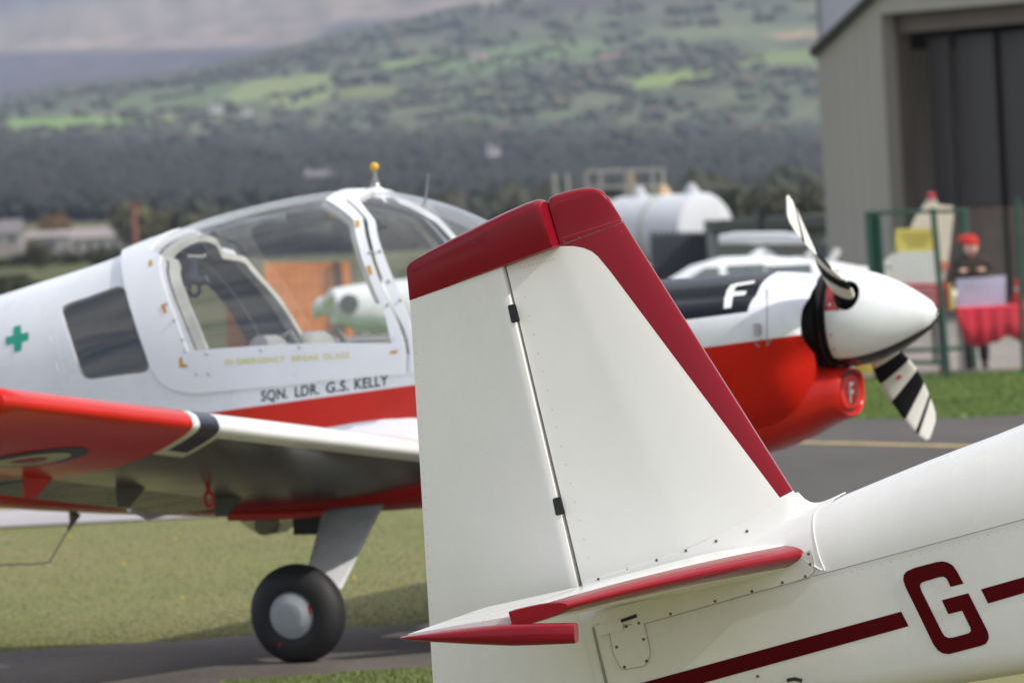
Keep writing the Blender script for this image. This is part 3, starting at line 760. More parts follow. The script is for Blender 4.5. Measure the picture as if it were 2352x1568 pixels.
# --- tailplane and elevator (both sides)
SR, ST = .12, 1.15
def sLE(s): return lerp(.632, .175, (s-SR)/(ST-SR))
def uc(f, s): return lerp(-.085, -.02, (s-SR)/(ST-SR))*f+.006
HGE = .020
def st_half(f, s):
    l = sLE(s); ch = l+.26; return thick(max(0, (l-f))/ch)*ch*.98
M_sred = (.26, .006, .015, 1)
def mk_stab(N, base):
    x, y, z = N.fsu(); ab = N.math('ABSOLUTE', y)
    le = N.math('MULTIPLY_ADD', ab, (sLE(ST)-sLE(SR))/(ST-SR), sLE(SR)-(sLE(ST)-sLE(SR))/(ST-SR)*SR)
    d = N.math('SUBTRACT', le, x); top = N.math('GREATER_THAN', z, 0)
    red = N.math('MULTIPLY_ADD', N.math('SUBTRACT', .055, d), 900, .5, clamp=True)
    tipm = N.math('MULTIPLY_ADD', N.math('SUBTRACT', ab, 1.135), 900, .5, clamp=True)
    return N.mix(N.math('MAXIMUM', red, tipm), base, M_sred)
M_stab = paint('tailplane_paint', (.81, .80, .76), .18, .0, dirt=.05, masks=mk_stab, spec=.25)
for sg in (1, -1):
    ss = [SR-.05]+[lerp(SR, ST-.05, k/16) for k in range(17)]+[ST-.004, ST]
    cc = [0, .002, .006, .014, .03, .05, .08, .12, .18, .25, .33, .42, .52, .62, .72, .82, .91, 1]
    V, Q, rings = [], [], []
    for s in ss:
        e = 1 if s < ST-.001 else .9
        top_, bot_, qt, qb = [], [], [], []
        for c in cc:
            l = sLE(s); f = lerp(l, HGE+.004, c); h = st_half(min(f, sLE(s)), s)*e; u = uc(f, s)
            if c == 0: h = 0
            top_.append(A.w(f, sg*s, u+h)); qt.append((f, sg*s, h)); bot_.append(A.w(f, sg*s, u-h)); qb.append((f, sg*s, -h-.0001))
        rings.append(top_+bot_[:0:-1]); Q.append(qt+qb[:0:-1])
    mb = MB(); mb.rings(rings, q=Q); mb.build('tailplane', M_stab, ra)
    # elevator
    de = math.radians(9.0)
    EF = Frame(A.w(HGE, 0, -.004), A.F*math.cos(de)-A.U*math.sin(de), A.S*sg, A.U*math.cos(de)+A.F*math.sin(de))
    def e_half(x, s): return .0012+max(0, (x+.27))/.27*lerp(.030, .017, s/1.13)
    rings = []
    for s in [.115]+[lerp(.125, 1.125, k/8) for k in range(9)]+[1.13]:
        k0 = .0 if .12 <= s <= 1.126 else .0
        tb, bb = [], []
        xr = -.27+ (0 if s > .13 else .01)
        for c in [0, .1, .3, .5, .7, .85, .92, .96, .985, 1]:
            x = lerp(-.27, .012, c); h = e_half(x, s)
            if x > -.02: h = lerp(.029, .0165, s/1.13)*math.sqrt(max(0.0, 1-((x+.02)/.032)**2))
            tb.append(EF.w(x, s, h)); bb.append(EF.w(x, s, -h))
        rings.append(tb+bb[::-1])
    mb = MB(); mb.rings(rings); mb.build('elevator', M_cream, ra, weld=True)
    # glass-fibre elevator tip with horn
    de2 = math.radians(13.5); EF = Frame(A.w(HGE, 0, -.030), A.F*math.cos(de2)-A.U*math.sin(de2), A.S*sg, A.U*math.cos(de2)+A.F*math.sin(de2))
    rings = []
    for x, h, s0, s1 in [(-.285, .0015, 1.128, 1.19), (-.26, .006, 1.128, 1.215), (-.2, .0125, 1.128, 1.225), (-.1, .021, 1.128, 1.228), (-.02, .0265, 1.128, 1.228), (.01, .0275, 1.155, 1.228), (.08, .0275, 1.158, 1.226), (.168, .026, 1.158, 1.224), (.172, .024, 1.160, 1.222)]:
        cy = (s0+s1)/2; ring = []
        for k in range(24):
            a = 2*math.pi*k/24; cxx, czz = math.cos(a), math.sin(a); ex = .55
            ring.append(EF.w(x, cy+(s1-s0)/2*math.copysign(abs(cxx)**ex, cxx), h*math.copysign(abs(czz)**.8, czz)))
        rings.append(ring)
    mb = MB(); mb.rings(rings); mb.build('elevator_tip', M_gloss_red, ra, sharp=50)

# --- stripes and letter
def zz(x, y): return 1882+x*.4003, 941+y*.4003
side_sheet('stripe', [(1380, 1593), (2070, 1403.5), (2087, 1437), (1380, 1633)], M_maroon_flat, .0015, ra)
side_sheet('stripe', [(2253, 1352.5), (2700, 1226), (2700, 1258), (2269.5, 1385)], M_maroon_flat, .0015, ra)
G = [(827, 995), (790, 925), (765, 890), (735, 873), (705, 867), (670, 872), (545, 905), (500, 925), (484, 945), (481, 975), (492, 1010), (655, 1345), (680, 1378), (710, 1395), (745, 1399), (925, 1352), (955, 1340), (970, 1315), (972, 1295), (965, 1268), (855, 1050), (702, 1090), (740, 1170), (818, 1150), (866, 1248), (869, 1268), (855, 1280), (770, 1303), (740, 1306), (718, 1295), (703, 1272), (585, 1035), (577, 1008), (582, 993), (597, 985), (690, 957), (712, 955), (728, 965), (738, 982), (752, 1014)]
side_sheet('letter_g', [zz(*p) for p in G], M_maroon_flat, .0017, ra)
# --- rest of the machine, outside the frame
mb = MB(); rings = []
for s in (.40, 2.0, 3.9):
    ch = 1.45; r_ = []
    for c, h in [(0, 0), (.02, .03), (.1, .07), (.3, .10), (.6, .07), (1, .003)]: r_.append((c, h))
    rings.append([A.w(4.6-c*ch, s, -.50+s*.04+h*1.1-(4.6-c*ch-4)*.22+.0) for c, h in r_]+[A.w(4.6-c*ch, s, -.50+s*.04-h*.8-(4.6-c*ch-4)*.22) for c, h in r_[:0:-1]])
mb.rings(rings); mb.build('wing', M_cream, ra)
mb = MB(); rings = [[A.w(4.6-c*1.45, -s, -.50+s*.04+h*k-(4.6-c*1.45-4)*.22) for c, h, k in [(0, 0, 1), (.02, .03, 1.1), (.1, .07, 1.1), (.3, .1, 1.1), (.6, .07, 1.1), (1, .003, 1), (.6, .07, -.8), (.3, .1, -.8), (.1, .07, -.8), (.02, .03, -.8)]] for s in (.40, 2.0, 3.9)]
mb.rings(rings); mb.build('wing', M_cream, ra)
mb = MB()
for sg in (1, -1):
    p = A.w(4.3, sg*.95, 0); p.z = .19; mb2 = MB(); mb2.lathe(p-A.S*.07, A.S, [(0, .09), (0, .15), (.02, .185), (.07, .19), (.12, .185), (.14, .15), (.14, .09)], 28); mb2.build('main_wheel', M_tyre, ra)
    MB().tube([A.w(4.6, sg*.38, -.62), p], .022, 8).build('gear_leg', M_cream, ra)
p = A.w(-.18, 0, -.5); p.z = .075
mb = MB(); mb.lathe(p-A.S*.02, A.S, [(0, .03), (0, .06), (.01, .075), (.03, .075), (.04, .06), (.04, .03)], 20); mb.build('tail_wheel', M_tyre, ra)
MB().tube([A.w(.25, 0, -.41), A.w(.02, 0, -.52), p], .014, 8).build('tail_spring', M_steel, ra)

# ================================================================== trainer aircraft behind
_cw = at(668, 1423, 30.0); _s = Vector((-math.sin(math.radians(23)), -math.cos(math.radians(23)), 0))
_o = _cw-_s*1.09; _o.z = 0
B = Frame.yp(_o, 23, 0)
rb = root('trainer_aircraft', (B.O.x, B.O.y, 0), 'white and bright red military trainer aircraft with bubble canopy and black and white striped propeller', 'aircraft')
M_int = plain('trim_offwhite', (.62, .60, .53), .6)
N_SEC = 2.35
TOP = [(-4.6, 1.22), (-3.6, 1.36), (-2.6, 1.54), (-1.909, 1.669), (-1.679, 1.722), (-1.451, 1.775), (-1.266, 1.822), (-1.131, 1.867), (-.95, 1.918), (-.77, 1.97), (-.547, 2.013), (-.326, 2.045), (-.15, 2.058), (.045, 2.054), (.109, 2.042), (.322, 1.987), (.52, 1.899), (.75, 1.765), (.95, 1.66), (1.08, 1.612), (1.4, 1.60), (2.03, 1.607), (2.2, 1.60)]
WID = [(-4.6, .10), (-3.6, .24), (-2.6, .37), (-1.9, .46), (-1.3, .53), (-.8, .565), (0, .575), (.5, .56), (1.0, .50), (1.6, .44), (2.2, .40)]
MID = [(-4.6, 1.05), (-2.6, 1.12), (-1.3, 1.20), (-.8, 1.23), (.6, 1.23), (1.1, 1.25), (2.2, 1.30)]
BOT = [(-4.6, .92), (-3.6, .86), (-2.6, .76), (-1.6, .665), (-.8, .62), (0, .615), (.5, .64), (1.0, .70), (1.6, .78), (2.2, .86)]
def wB(f): return cub(WID, f)
def sec(f, th, off=0.):
    """point of the body section; th -90 (belly) .. 90 (top) degrees"""
    a = math.radians(th); c, s = max(math.cos(a), 0), abs(math.sin(a)); W_ = wB(f)+off; m = cub(MID, f)
    if th >= 0: e = 2/N_SEC; return W_*c**e, m+(cub(TOP, f)+off-m)*s**e
    e = 2/3.6; return W_*c**e, m-(m-(cub(BOT, f)-off))*s**e
def th_of(f, u, off=0.):
    m = cub(MID, f)
    if u >= m: return math.degrees(math.asin(min(1, max(0, (u-m)/(cub(TOP, f)+off-m)))**(N_SEC/2)))
    return -math.degrees(math.asin(min(1, max(0, (m-u)/(m-cub(BOT, f)+off)))**1.8))
def side_B(x, y, off=0.):
    q = .5
    for _ in range(14):
        f, u = B.fu(x, y, q); q = lerp(q, sec(f, th_of(f, u, off), off)[0], .7)
    return f, th_of(f, u, off)
def sheetB(name, poly, holes, mat, parent, off=0., step=.07, sth=6, both=True, solid=None, sides=(1, -1), **k):
    """poly/holes in (f, th) space"""
    P, F = tri(poly, holes, step, sth); V, Q, FF = [], [], []
    for sg in sides:
        k0 = len(V)
        for f, t in P:
            s, u = sec(f, t, off); V.append(B.w(f, sg*s, u)); Q.append((f, sg*s, u))
        FF += [tuple(i+k0 for i in (t if sg == 1 else t[::-1])) for t in F]
    o = obj(name, V, FF, mat, parent, fsu=Q, weld=len(sides) == 2, **k)
    if solid:
        m = o.modifiers.new('solid', 'SOLIDIFY'); m.thickness = solid; m.offset = -1
        if len(o.data.materials) > 1: m.material_offset = 1; m.material_offset_rim = 0
        m = o.modifiers.new('split', 'EDGE_SPLIT'); m.split_angle = .7
    return o
BRED = (.60, .018, .009, 1)
def fB(x, y, q=.55): return B.fu(x, y, q)
def mk_body(N, base):
    x, _, y = N.fsu(); red = hp(N, x, y, (2.36, 1.357), (-.559, 1.109), .004)
    return N.mix(red, base, BRED)
M_body = paint('trainer_paint', (.82, .84, .88), .28, .15, dirt=.10, wav=.03, masks=mk_body)
M_bwhite = paint('trainer_white', (.82, .84, .88), .28, .2, dirt=.08, wav=.0)
M_bred = paint('trainer_red', BRED[:3], .22, .1, dirt=.14, spec=.3)
M_bblack = paint('trainer_black', (.016, .017, .024), .5, .0, dirt=.2)

def pxs(L, off=0.): return [side_B(*p, off) for p in L]
# body shell: everything except the cockpit opening
win = rnd_poly(pxs([(139, 703), (284, 652), (347, 853), (193, 871)]), .035, 4)
# rounding in (f, th) space is uneven: round in pixel space instead
def rpx(L, r, n=4): return rnd_poly(L, r, n)
win = pxs(rpx([(138, 706), (160, 695), (284, 652), (347, 853), (190, 873)], 22))
rail = pxs([(446, 903), (560, 893), (680, 882), (800, 870), (940, 857), (965, 856)])
aft = [(-1.20, 90), (-1.20, 60)]
aftpx = pxs([(283, 618), (299, 703), (325, 785), (347, 845), (369, 878), (396, 895), (446, 903)])
shell = [(-4.6, -90), (.98, -90), (.98, 90), (.98, 60), (.94, 22)]
shell = [(-4.6, -90), (1.0, -90), (1.0, 90), (.92, 90), (.80, 55), (.62, 30)]+[(f+.01, t+5) for f, t in rail[::-1]]+[(f+.06, t+2) for f, t in aftpx[::-1][1:]]+[(-1.16, 90), (-4.6, 90)]
sheetB('fuselage', shell, [win], [M_body, M_liner], rb, solid=.02, step=.06, sth=4)
for sd in (1, -1): sheetB('rear_window', win, [], M_glass2, rb, off=-.006, step=.2, sth=8, sides=(sd,))
# nose: cowl in front of the windscreen
def cw_sec(f):  # width, top, bottom, shoulder
    return cub([(1.0, .50), (1.6, .45), (1.95, .42), (2.12, .415), (2.165, .395), (2.19, .37)], f), cub([(1.0, 1.62), (1.4, 1.60), (1.9, 1.612), (2.1, 1.60), (2.19, 1.585)], f), cub([(1.0, .70), (1.5, .745), (1.9, .83), (2.1, .93), (2.19, 1.06)], f)
CQ = []
def cowl_ring(f, off=0):
    W_, t, b = cw_sec(f); out = []
    m = 1.33
    for k in range(64):
        a = 2*math.pi*k/64; c, s = math.cos(a), math.sin(a)
        if s >= 0:
            e = 2/3.0; x = W_*math.copysign(abs(c)**e, c); z = m+(t-.075-m)*abs(s)**e
            hump = .075*max(0, 1-abs(x)/(W_*.62))**.5 if abs(x) < W_*.62 else 0    # raised centre of the top cowl
            z += hump*min(1, s*1.6)
        else:
            e = 2/2.2; lo_ = cub([(2.0, 1), (2.08, .93), (2.14, .80), (2.19, .62)], f); x = W_*lerp(1, lo_, min(1, abs(s)*3.5))*math.copysign(abs(c)**e, c)*(1-.10*abs(s)); z = m-(m-b)*abs(s)**e
        out.append((x*(1+off), z+off*.1))
    return out
fs = [.96, 1.0, 1.1, 1.25, 1.4, 1.55, 1.7, 1.8, 1.9, 1.98, 2.04, 2.09, 2.13, 2.16, 2.18, 2.19]
def mk_cowl(N, base):
    x, y, z = N.fsu(); red = hp(N, x, z, (2.36, 1.349), (-.559, 1.109), .004)
    blk = N.math('MULTIPLY', hp(N, x, z, (1.55, 1.413), (2.11, 1.458), .004), N.math('MULTIPLY_ADD', N.math('SUBTRACT', 1.955, x), 300, .5, clamp=True))
    return N.mix(blk, N.mix(red, base, BRED), (.010, .011, .018, 1))
M_cowl = paint('cowl_paint', (.82, .84, .88), .25, .0, spec=.10, dirt=.14, masks=mk_cowl, sc=5)
rings = [[B.w(f, a, b) for a, b in cowl_ring(f)] for f in fs]; q = [[(f, a, b) for a, b in cowl_ring(f)] for f in fs]
mb = MB(); mb.rings(rings, q=q, cap=False); cowl = mb.build('engine_cowling', [M_cowl, M_black], rb)
mo = cowl.modifiers.new('s', 'SOLIDIFY'); mo.thickness = .012; mo.offset = -1; mo.material_offset = 1; mo = cowl.modifiers.new('split', 'EDGE_SPLIT'); mo.split_angle = .7
# dark engine bay face and cooling inlets
W_, t, b = cw_sec(2.12); mb = MB(); pr_ = cowl_ring(2.10); v = [B.w(2.07, a*.95, (z_-1.33)*.95+1.33) for a, z_ in pr_]; mb.add(v, [tuple(range(len(v)))])
mb.lathe(B.w(2.07, 0, 1.39), B.F, [(0, .19), (.10, .19), (.15, .17), (.16, .1)], 40)
mb.build('engine_baffle', M_black, rb)
mb = MB()
for sg in (1, -1):
    for k in range(6): mb.lathe(B.w(2.075+.0*k, sg*.27, 1.33+.03*k), B.S, [(-.09, .06), (-.05, .012), (-.04, .06)], 12)
tag(mb.build('cylinder_fins', plain('fins', (.05, .05, .05), .5, metal=.6), rb), kind='stuff')
mb = MB(); mb.lathe(B.w(2.19, 0, 1.39), B.F, [(0, .20), (0, .216), (.014, .221), (.03, .221), (.034, .208), (.034, .16)], 48); mb.build('starter_ring', plain('ring', (.025, .022, .022), .35, metal=.6), rb)
# chin intake
rings = []
for f, cu, r1, r2 in [(1.1, .93, .20, .12), (1.4, .925, .225, .155), (1.7, .95, .25, .178), (1.93, 1.0, .25, .178), (2.08, 1.035, .228, .160), (2.16, 1.052, .205, .138), (2.22, 1.060, .18, .120), (2.265, 1.064, .172, .115), (2.28, 1.067, .158, .103), (2.273, 1.067, .140, .092), (2.235, 1.067, .134, .087)]:
    ring = []
    for k in range(40):
        a = 2*math.pi*k/40; c, s = math.cos(a), math.sin(a); ring.append(B.w(f, r1*math.copysign(abs(c)**.75, c), cu+r2*math.copysign(abs(s)**.75, s)))
    rings.append(ring)
mb = MB(); mb.rings(rings); chin = mb.build('chin_intake', M_bred, rb, sharp=60)
def oval(f, r1, r2, cu=1.067, n=40): return [B.w(f, r1*math.copysign(abs(math.cos(a))**.75, math.cos(a)), cu+r2*math.copysign(abs(math.sin(a))**.75, math.sin(a))) for a in [2*math.pi*k/n for k in range(n)]]
MB().rings([oval(2.253, .139, .091), oval(2.260, .139, .091)]).build('intake_seal', M_black, chin)
cov = MB().rings([oval(2.255, .118, .076), oval(2.271, .118, .076), oval(2.277, .108, .069)]).build('intake_cover', paint('cover_red', (.62, .03, .02), .5, 0), chin)
for sq in (.045, -.045): MB().lathe(B.w(2.277, sq*1.2, 1.062), B.F, [(0, .008), (.004, .008), (.005, .003)], 10).build('fastener', M_steel, chin)
def flat_text(s, name, mat, parent, org, ex, ey, h, stretch=1):
    V, F, wd = text2d(s); return obj(name, [org+ex*(x*h*stretch)+ey*(y*h) for x, y in V], F, mat, parent, smooth=False)
M_wdecal = paint('white_decal', (.80, .80, .78), .4, 0)
M_kdecal = paint('black_decal', (.025, .045, .045), .4, 0)
flat_text('F', 'letter_f', M_wdecal, chin, B.w(2.3445, -.028, 1.022), B.S*-1 if False else -B.S, B.U, .085, .8) if False else None
# the F on the cover, seen from ahead: reads with starboard on the left
flat_text('F', 'letter_f', M_wdecal, chin, B.w(2.2795, .036, 1.020), -B.S, B.U, .092, 1.1)
# spinner
SPC = 2.245
prof = [(0, .209), (.004, .214), (.03, .215), (.09, .211), (.162, .196), (.234, .170), (.306, .134), (.378, .090), (.42, .060), (.437, .040), (.447, .020), (.45, .004)]
def mk_spin(N, base):
    x, y, z = N.fsu()
    k = hp(N, y, z, (.30, 1.345-.14), (-.30, 1.35-.14), .003)
    return N.mix(N.math('MULTIPLY', N.math('GREATER_THAN', 1.27, z), N.math('GREATER_THAN', N.math('MULTIPLY_ADD', x, .5, .0), N.math('SUBTRACT', z, .02))), base, base)
M_spin = paint('spinner_paint', (.80, .82, .84), .25, .5, dirt=.06)
axs = B.w(SPC, 0, 1.392)
M_bl = paint('prop_black', (.014, .014, .015), .45, .1, dirt=.2)
# propeller: blade direction in the disc plane
PC = B.w(2.34, 0, 1.378)
BD = Vector((.86, .525)).normalized()     # (starboard, up)
bdir = B.S*BD.x+B.U*BD.y; bper = (-B.S*BD.y+B.U*BD.x)
# spinner shell with two blade openings cut as holes in (along, angle)
def spr(h): return cub(prof, h)
a0 = math.degrees(math.atan2(BD.y, BD.x))
def sp_hole(c):
    return [(.095+.057*math.cos(t), c+21*math.sin(t)) for t in [2*math.pi*k/20 for k in range(20)]]
outer = [(0, -90), (.448, -90), (.448, 270), (0, 270)]
P, F = tri(outer, [sp_hole(a0), sp_hole(a0+180)], .025, 9)
V = []; Q = []
for h, a in P:
    r = spr(h); V.append(axs+B.F*h+(B.S*math.cos(math.radians(a))+B.U*math.sin(math.radians(a)))*r); Q.append((h, a, 0))
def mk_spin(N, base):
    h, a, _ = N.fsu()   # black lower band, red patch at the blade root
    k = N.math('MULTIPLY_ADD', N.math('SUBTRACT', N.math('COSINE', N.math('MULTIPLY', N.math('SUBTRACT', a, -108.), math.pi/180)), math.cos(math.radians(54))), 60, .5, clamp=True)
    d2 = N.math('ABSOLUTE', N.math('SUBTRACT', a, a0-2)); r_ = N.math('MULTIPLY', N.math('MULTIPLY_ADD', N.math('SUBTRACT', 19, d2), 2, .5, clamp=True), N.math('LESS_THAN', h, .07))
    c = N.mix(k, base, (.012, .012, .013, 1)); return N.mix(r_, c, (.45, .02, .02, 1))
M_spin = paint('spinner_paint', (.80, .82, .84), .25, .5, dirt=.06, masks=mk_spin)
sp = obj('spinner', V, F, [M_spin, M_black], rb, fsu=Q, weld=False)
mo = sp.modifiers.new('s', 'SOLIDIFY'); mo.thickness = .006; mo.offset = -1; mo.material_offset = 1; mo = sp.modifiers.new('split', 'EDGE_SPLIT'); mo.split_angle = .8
mb = MB(); mb.lathe(B.w(SPC-.012, 0, 1.392), B.F, [(0, .05), (0, .207), (.012, .208), (.014, .16), (.10, .11), (.12, .05)], 40); mb.build('spinner_backplate', M_black, sp)
mb = MB()
for a in (-58, -38, -18, 55, 75, 100, 130, 215): mb.lathe(axs+B.F*.022+(B.S*math.cos(math.radians(a))+B.U*math.sin(math.radians(a)))*.2145, B.S*math.cos(math.radians(a))+B.U*math.sin(math.radians(a)), [(-.002, .006), (.001, .006), (.002, .003)], 8)
tag(mb.build('spinner_screws', M_steel, sp), kind='stuff')
# blades
def blade(sg, stations, mat):
    rings, q = [], []
    for r, ch, tk, tw in stations:
        a = math.radians(tw); d = bdir*sg; e = bper*sg
        X = e*math.cos(a)-B.F*math.sin(a); Y = e*math.sin(a)+B.F*math.cos(a)
        ring = []
        for k in range(20):
            t = 2*math.pi*k/20; c, s = math.cos(t), math.sin(t)
            ring.append(PC+d*r+X*(c*ch/2)+Y*(math.copysign(abs(s)**.8, s)*tk/2)); 
        rings.append(ring); q.append([(r, math.cos(2*math.pi*k/20)*ch/2, 0) for k in range(20)])
    mb = MB(); mb.rings(rings, q=q); return mb.build('propeller_blade', mat, rb, sharp=60)
bands = [.30, .42, .565, .685, .815, .845]
def mk_bl(bands, slope):
    def f(N, base):
        r, x, _ = N.fsu(); v = N.math('MULTIPLY_ADD', x, slope, r); tot = None
        for i in range(0, len(bands), 2):
            k = N.math('MULTIPLY', N.math('MULTIPLY_ADD', N.math('SUBTRACT', v, bands[i]), 500, .5, clamp=True), N.math('MULTIPLY_ADD', N.math('SUBTRACT', bands[i+1], v), 500, .5, clamp=True))
            tot = k if tot is None else N.math('MAXIMUM', tot, k)
        return N.mix(tot, base, (.014, .014, .016, 1))
    return f
M_b1 = paint('blade_stripes', (.80, .79, .74), .6, .0, spec=.05, masks=mk_bl([.0, .25, .345, .455, .585, .735, .845, .88], -.25))
ST_ = [(.05, .07, .07, 72), (.16, .075, .07, 72), (.22, .09, .055, 72), (.30, .135, .036, 69), (.42, .165, .026, 58), (.55, .18, .021, 45), (.70, .185, .016, 30), (.82, .178, .012, 20), (.92, .165, .010, 14), (.98, .14, .008, 11), (1.005, .10, .005, 10)]
bl1 = blade(-1, ST_, M_b1)
M_b2 = paint('blade_stripes_upper', (.80, .79, .74), .6, .0, spec=.05, masks=mk_bl([.0, .25, .345, .455, .585, .735, .845, .88], -.25))
bl2 = blade(1, ST_, M_b2)
d = -bdir; a = math.radians(50); Y = -bper*math.sin(a)+B.F*math.cos(a)
mb = MB(); mb.lathe(PC+d*.50+Y*.0105, Y, [(-.01, .024), (.0015, .024), (.002, .001)], 20); mb.build('round_sticker', M_wdecal, bl1)
mb = MB(); mb.lathe(PC+d*.50+Y*.0105, Y, [(-.01, .014), (.0025, .014), (.003, .001)], 20); mb.build('sticker_emblem', paint('emblem', (.6, .08, .05), .5, 0), bl1)
# cowl letter F
mF = MB()
def cowl_side(x, y, off=.003):
    q = .43
    for _ in range(10):
        f, u = B.fu(x, y, q); R = cowl_ring(min(f, 2.18)); q2 = q
        pts = [p for p in R if p[0] > 0 and p[1] > 1.30]
        pts.sort(key=lambda p: p[1]); q2 = itp([(p[1], p[0]) for p in pts], u)
        q = lerp(q, q2, .6)
    return B.w(f, q+off, u+off)
Fp = [(1690, 652), (1735, 645), (1733, 652), (1692, 659), (1686, 671), (1716, 669), (1712, 679), (1684, 682), (1680, 708), (1663, 710), (1664, 690), (1670, 668), (1678, 656)]
v, f = [cowl_side(*p) for p in Fp], [tuple(range(len(Fp)))]
P, Ff = tri(Fp, [], 6)
obj('letter_f', [cowl_side(*p) for p in P], Ff, M_wdecal, cowl, smooth=False)
Fq = [cowl_side(x, y, .004) for x, y in [(1735, 745), (1747, 745), (1747, 772), (1735, 772)]]
v, f = prism(Fq, B.S, -.012); obj('cowl_latch', v, f, M_steel, cowl, smooth=False)
mb = MB()
for x, y in [(1737, 790), (1749, 781), (1742, 795), (1905, 700), (1764, 790), (1769, 783)]: mb.sphere(cowl_side(x, y, .001), .006, 8)
tag(mb.build('cowl_screws', M_steel, cowl), kind='stuff')
MB().tube([cowl_side(1762, y, .001) for y in range(664, 800, 12)], .002, 5).build('cowl_seam', M_seam, cowl)
# side exit vent, dark hollow
V_ = [(1762, 905), (1775, 895), (1800, 890), (1850, 893), (1835, 905), (1790, 918), (1766, 925)]
v, f = [B.w(*(lambda p: (p[0], .415, p[1]))(B.fu(x, y, .415))) for x, y in V_], None

# ---- canopy: white frame (aft band, rail, front arch) with glass between, both sides
OFF = .022
def rp(L): return pxs(L, OFF)
arch_g = rp([(899, 789), (884, 722), (858, 663), (832, 596), (817, 540), (812, 505)])+[(-.115, 70), (-.10, 80), (-.095, 90)]
arch_f = rp([(932, 812), (929, 790), (913, 745), (880, 672), (853, 596), (838, 535), (833, 500)])+[(-.03, 70), (-.02, 80), (-.015, 90)]
aft_in = rp([(431, 806), (418, 772), (405, 737), (391, 700), (379, 666), (369, 632), (366, 605), (369, 585)])+[(-.97, 60), (-.95, 75), (-.945, 90)]
aft_out = rp([(446, 904), (394, 894), (368, 878), (346, 845), (324, 785), (298, 703), (284, 650)])
aft_out += [(lerp(aft_out[-1][0], -1.235, k/4), lerp(aft_out[-1][1], 90, k/4)) for k in range(1, 5)]
railb = rp([(930, 858), (800, 870), (680, 882), (560, 893)])
outer = [(p[0], p[1]) for p in arch_f[::-1]]  # top -> bottom, front
outer = arch_f[::-1]+railb+aft_out
hole_in = aft_in[::-1][0:]  # top -> bottom
# C-shaped outline: front arch front edge down, rail, aft edge up, aft inner edge down, glass sill, arch inner edge up
outl = arch_f[::-1]+railb+aft_out+aft_in[::-1]+arch_g
cf = sheetB('canopy_frame', outl, [], [M_bwhite, M_liner], rb, off=OFF, solid=.028, step=.03, sth=2.5)
glass = aft_in+arch_g[::-1]
sheetB('canopy_glass', glass, [], M_glass, rb, off=OFF-.008, step=.04, sth=3)
# windscreen with its arch
w_l = rp([(941, 856), (940, 815), (936, 778), (923, 745), (890, 672), (863, 596), (848, 535), (843, 500)])+[(-.004, 70), (.005, 80), (.008, 90)]
w_r = rp([(975, 856), (968, 810), (950, 760), (914, 674), (886, 600), (866, 540), (861, 505)])+[(.045, 70), (.055, 80), (.06, 90)]
sheetB('windscreen_arch', w_l[::-1]+w_r, [], [M_bwhite, M_liner], rb, off=OFF-.004, solid=.03, step=.025, sth=2.5)
ws = w_r+[(.92, 90), (.80, 50), (.60, 25)]
sheetB('windscreen', ws, [], M_glass, rb, off=OFF-.012, step=.04, sth=3)
mb = MB(); mb.rings([[B.w(f, a*math.copysign(1, 1), b) for a, b in [sec(f, t, .0) for t in (22, 40, 60, 75, 90)]] for f in (.6, .7)], closed=False, cap=False)
# glareshield under the windscreen
rings = []
for f, u in ((.42, 1.44), (.6, 1.46), (.8, 1.50), (1.02, 1.52)): rings.append([B.w(f, s, u-.10*(s/.5)**2) for s in (-.46, -.3, -.15, 0, .15, .3, .46)])
mb = MB(); mb.rings(rings, closed=False, cap=False); o = mb.build('glareshield', M_black, rb); m = o.modifiers.new('s', 'SOLIDIFY'); m.thickness = .02
# cockpit floor and walls so the opening is not a void
mb = MB(); mb.box(B.w(-.3, 0, .80), 2.4, .95, .02, (B.F, B.S, B.U)); mb.build('cockpit_floor', M_darkint, rb)
# instrument panel
mb = MB(); mb.box(B.w(.47, 0, 1.25), .04, .9, .34, (B.F, B.S, B.U)); mb.build('instrument_panel', M_black, rb)
# inner hoop trim behind the glass edge
def hoop(f_of, w0, off, name, mat, a0=18, a1=162, thk=.02):
    rings = []
    for k in range(73):
        a = lerp(a0, a1, k/72); th = a if a <= 90 else 180-a; sg = 1 if a <= 90 else -1
        f = f_of(th); s, u = sec(f, th, off); s2, u2 = sec(f, th, off-thk)
        w_ = w0*(1+.12*noise.noise(Vector((k*.2, 1, 2))))
        rings.append([B.w(f, sg*s, u), B.w(f+w_, sg*s, u), B.w(f+w_, sg*s2, u2), B.w(f, sg*s2, u2)])
    mb = MB(); mb.rings(rings); return mb.build(name, mat, rb, sharp=30)
ain = sorted([(t, f) for f, t in aft_in])
hoop(lambda th: itp(ain, th)+.0, .020, -.002, 'canopy_hoop', M_bwhite, 7, 173, .02)
hoop(lambda th: itp(ain, th)+.028+.0004*max(0, th-50), .050, -.028, 'hoop_lining', M_int, 6, 174, .03)
agn = sorted([(t, f) for f, t in arch_g])
hoop(lambda th: itp(agn, th)-.03, .03, -.002, 'front_hoop', M_int, 22, 158, .02)
# sill trim inside
for sg in (1, -1):
    MB().tube([B.w(f, sg*(sec(f, th_of(f, 1.38), 0)[0]-.02), 1.375) for f in (-.7, -.4, -.1, .2, .4)], .014, 6).build('sill_trim', M_int, rb)
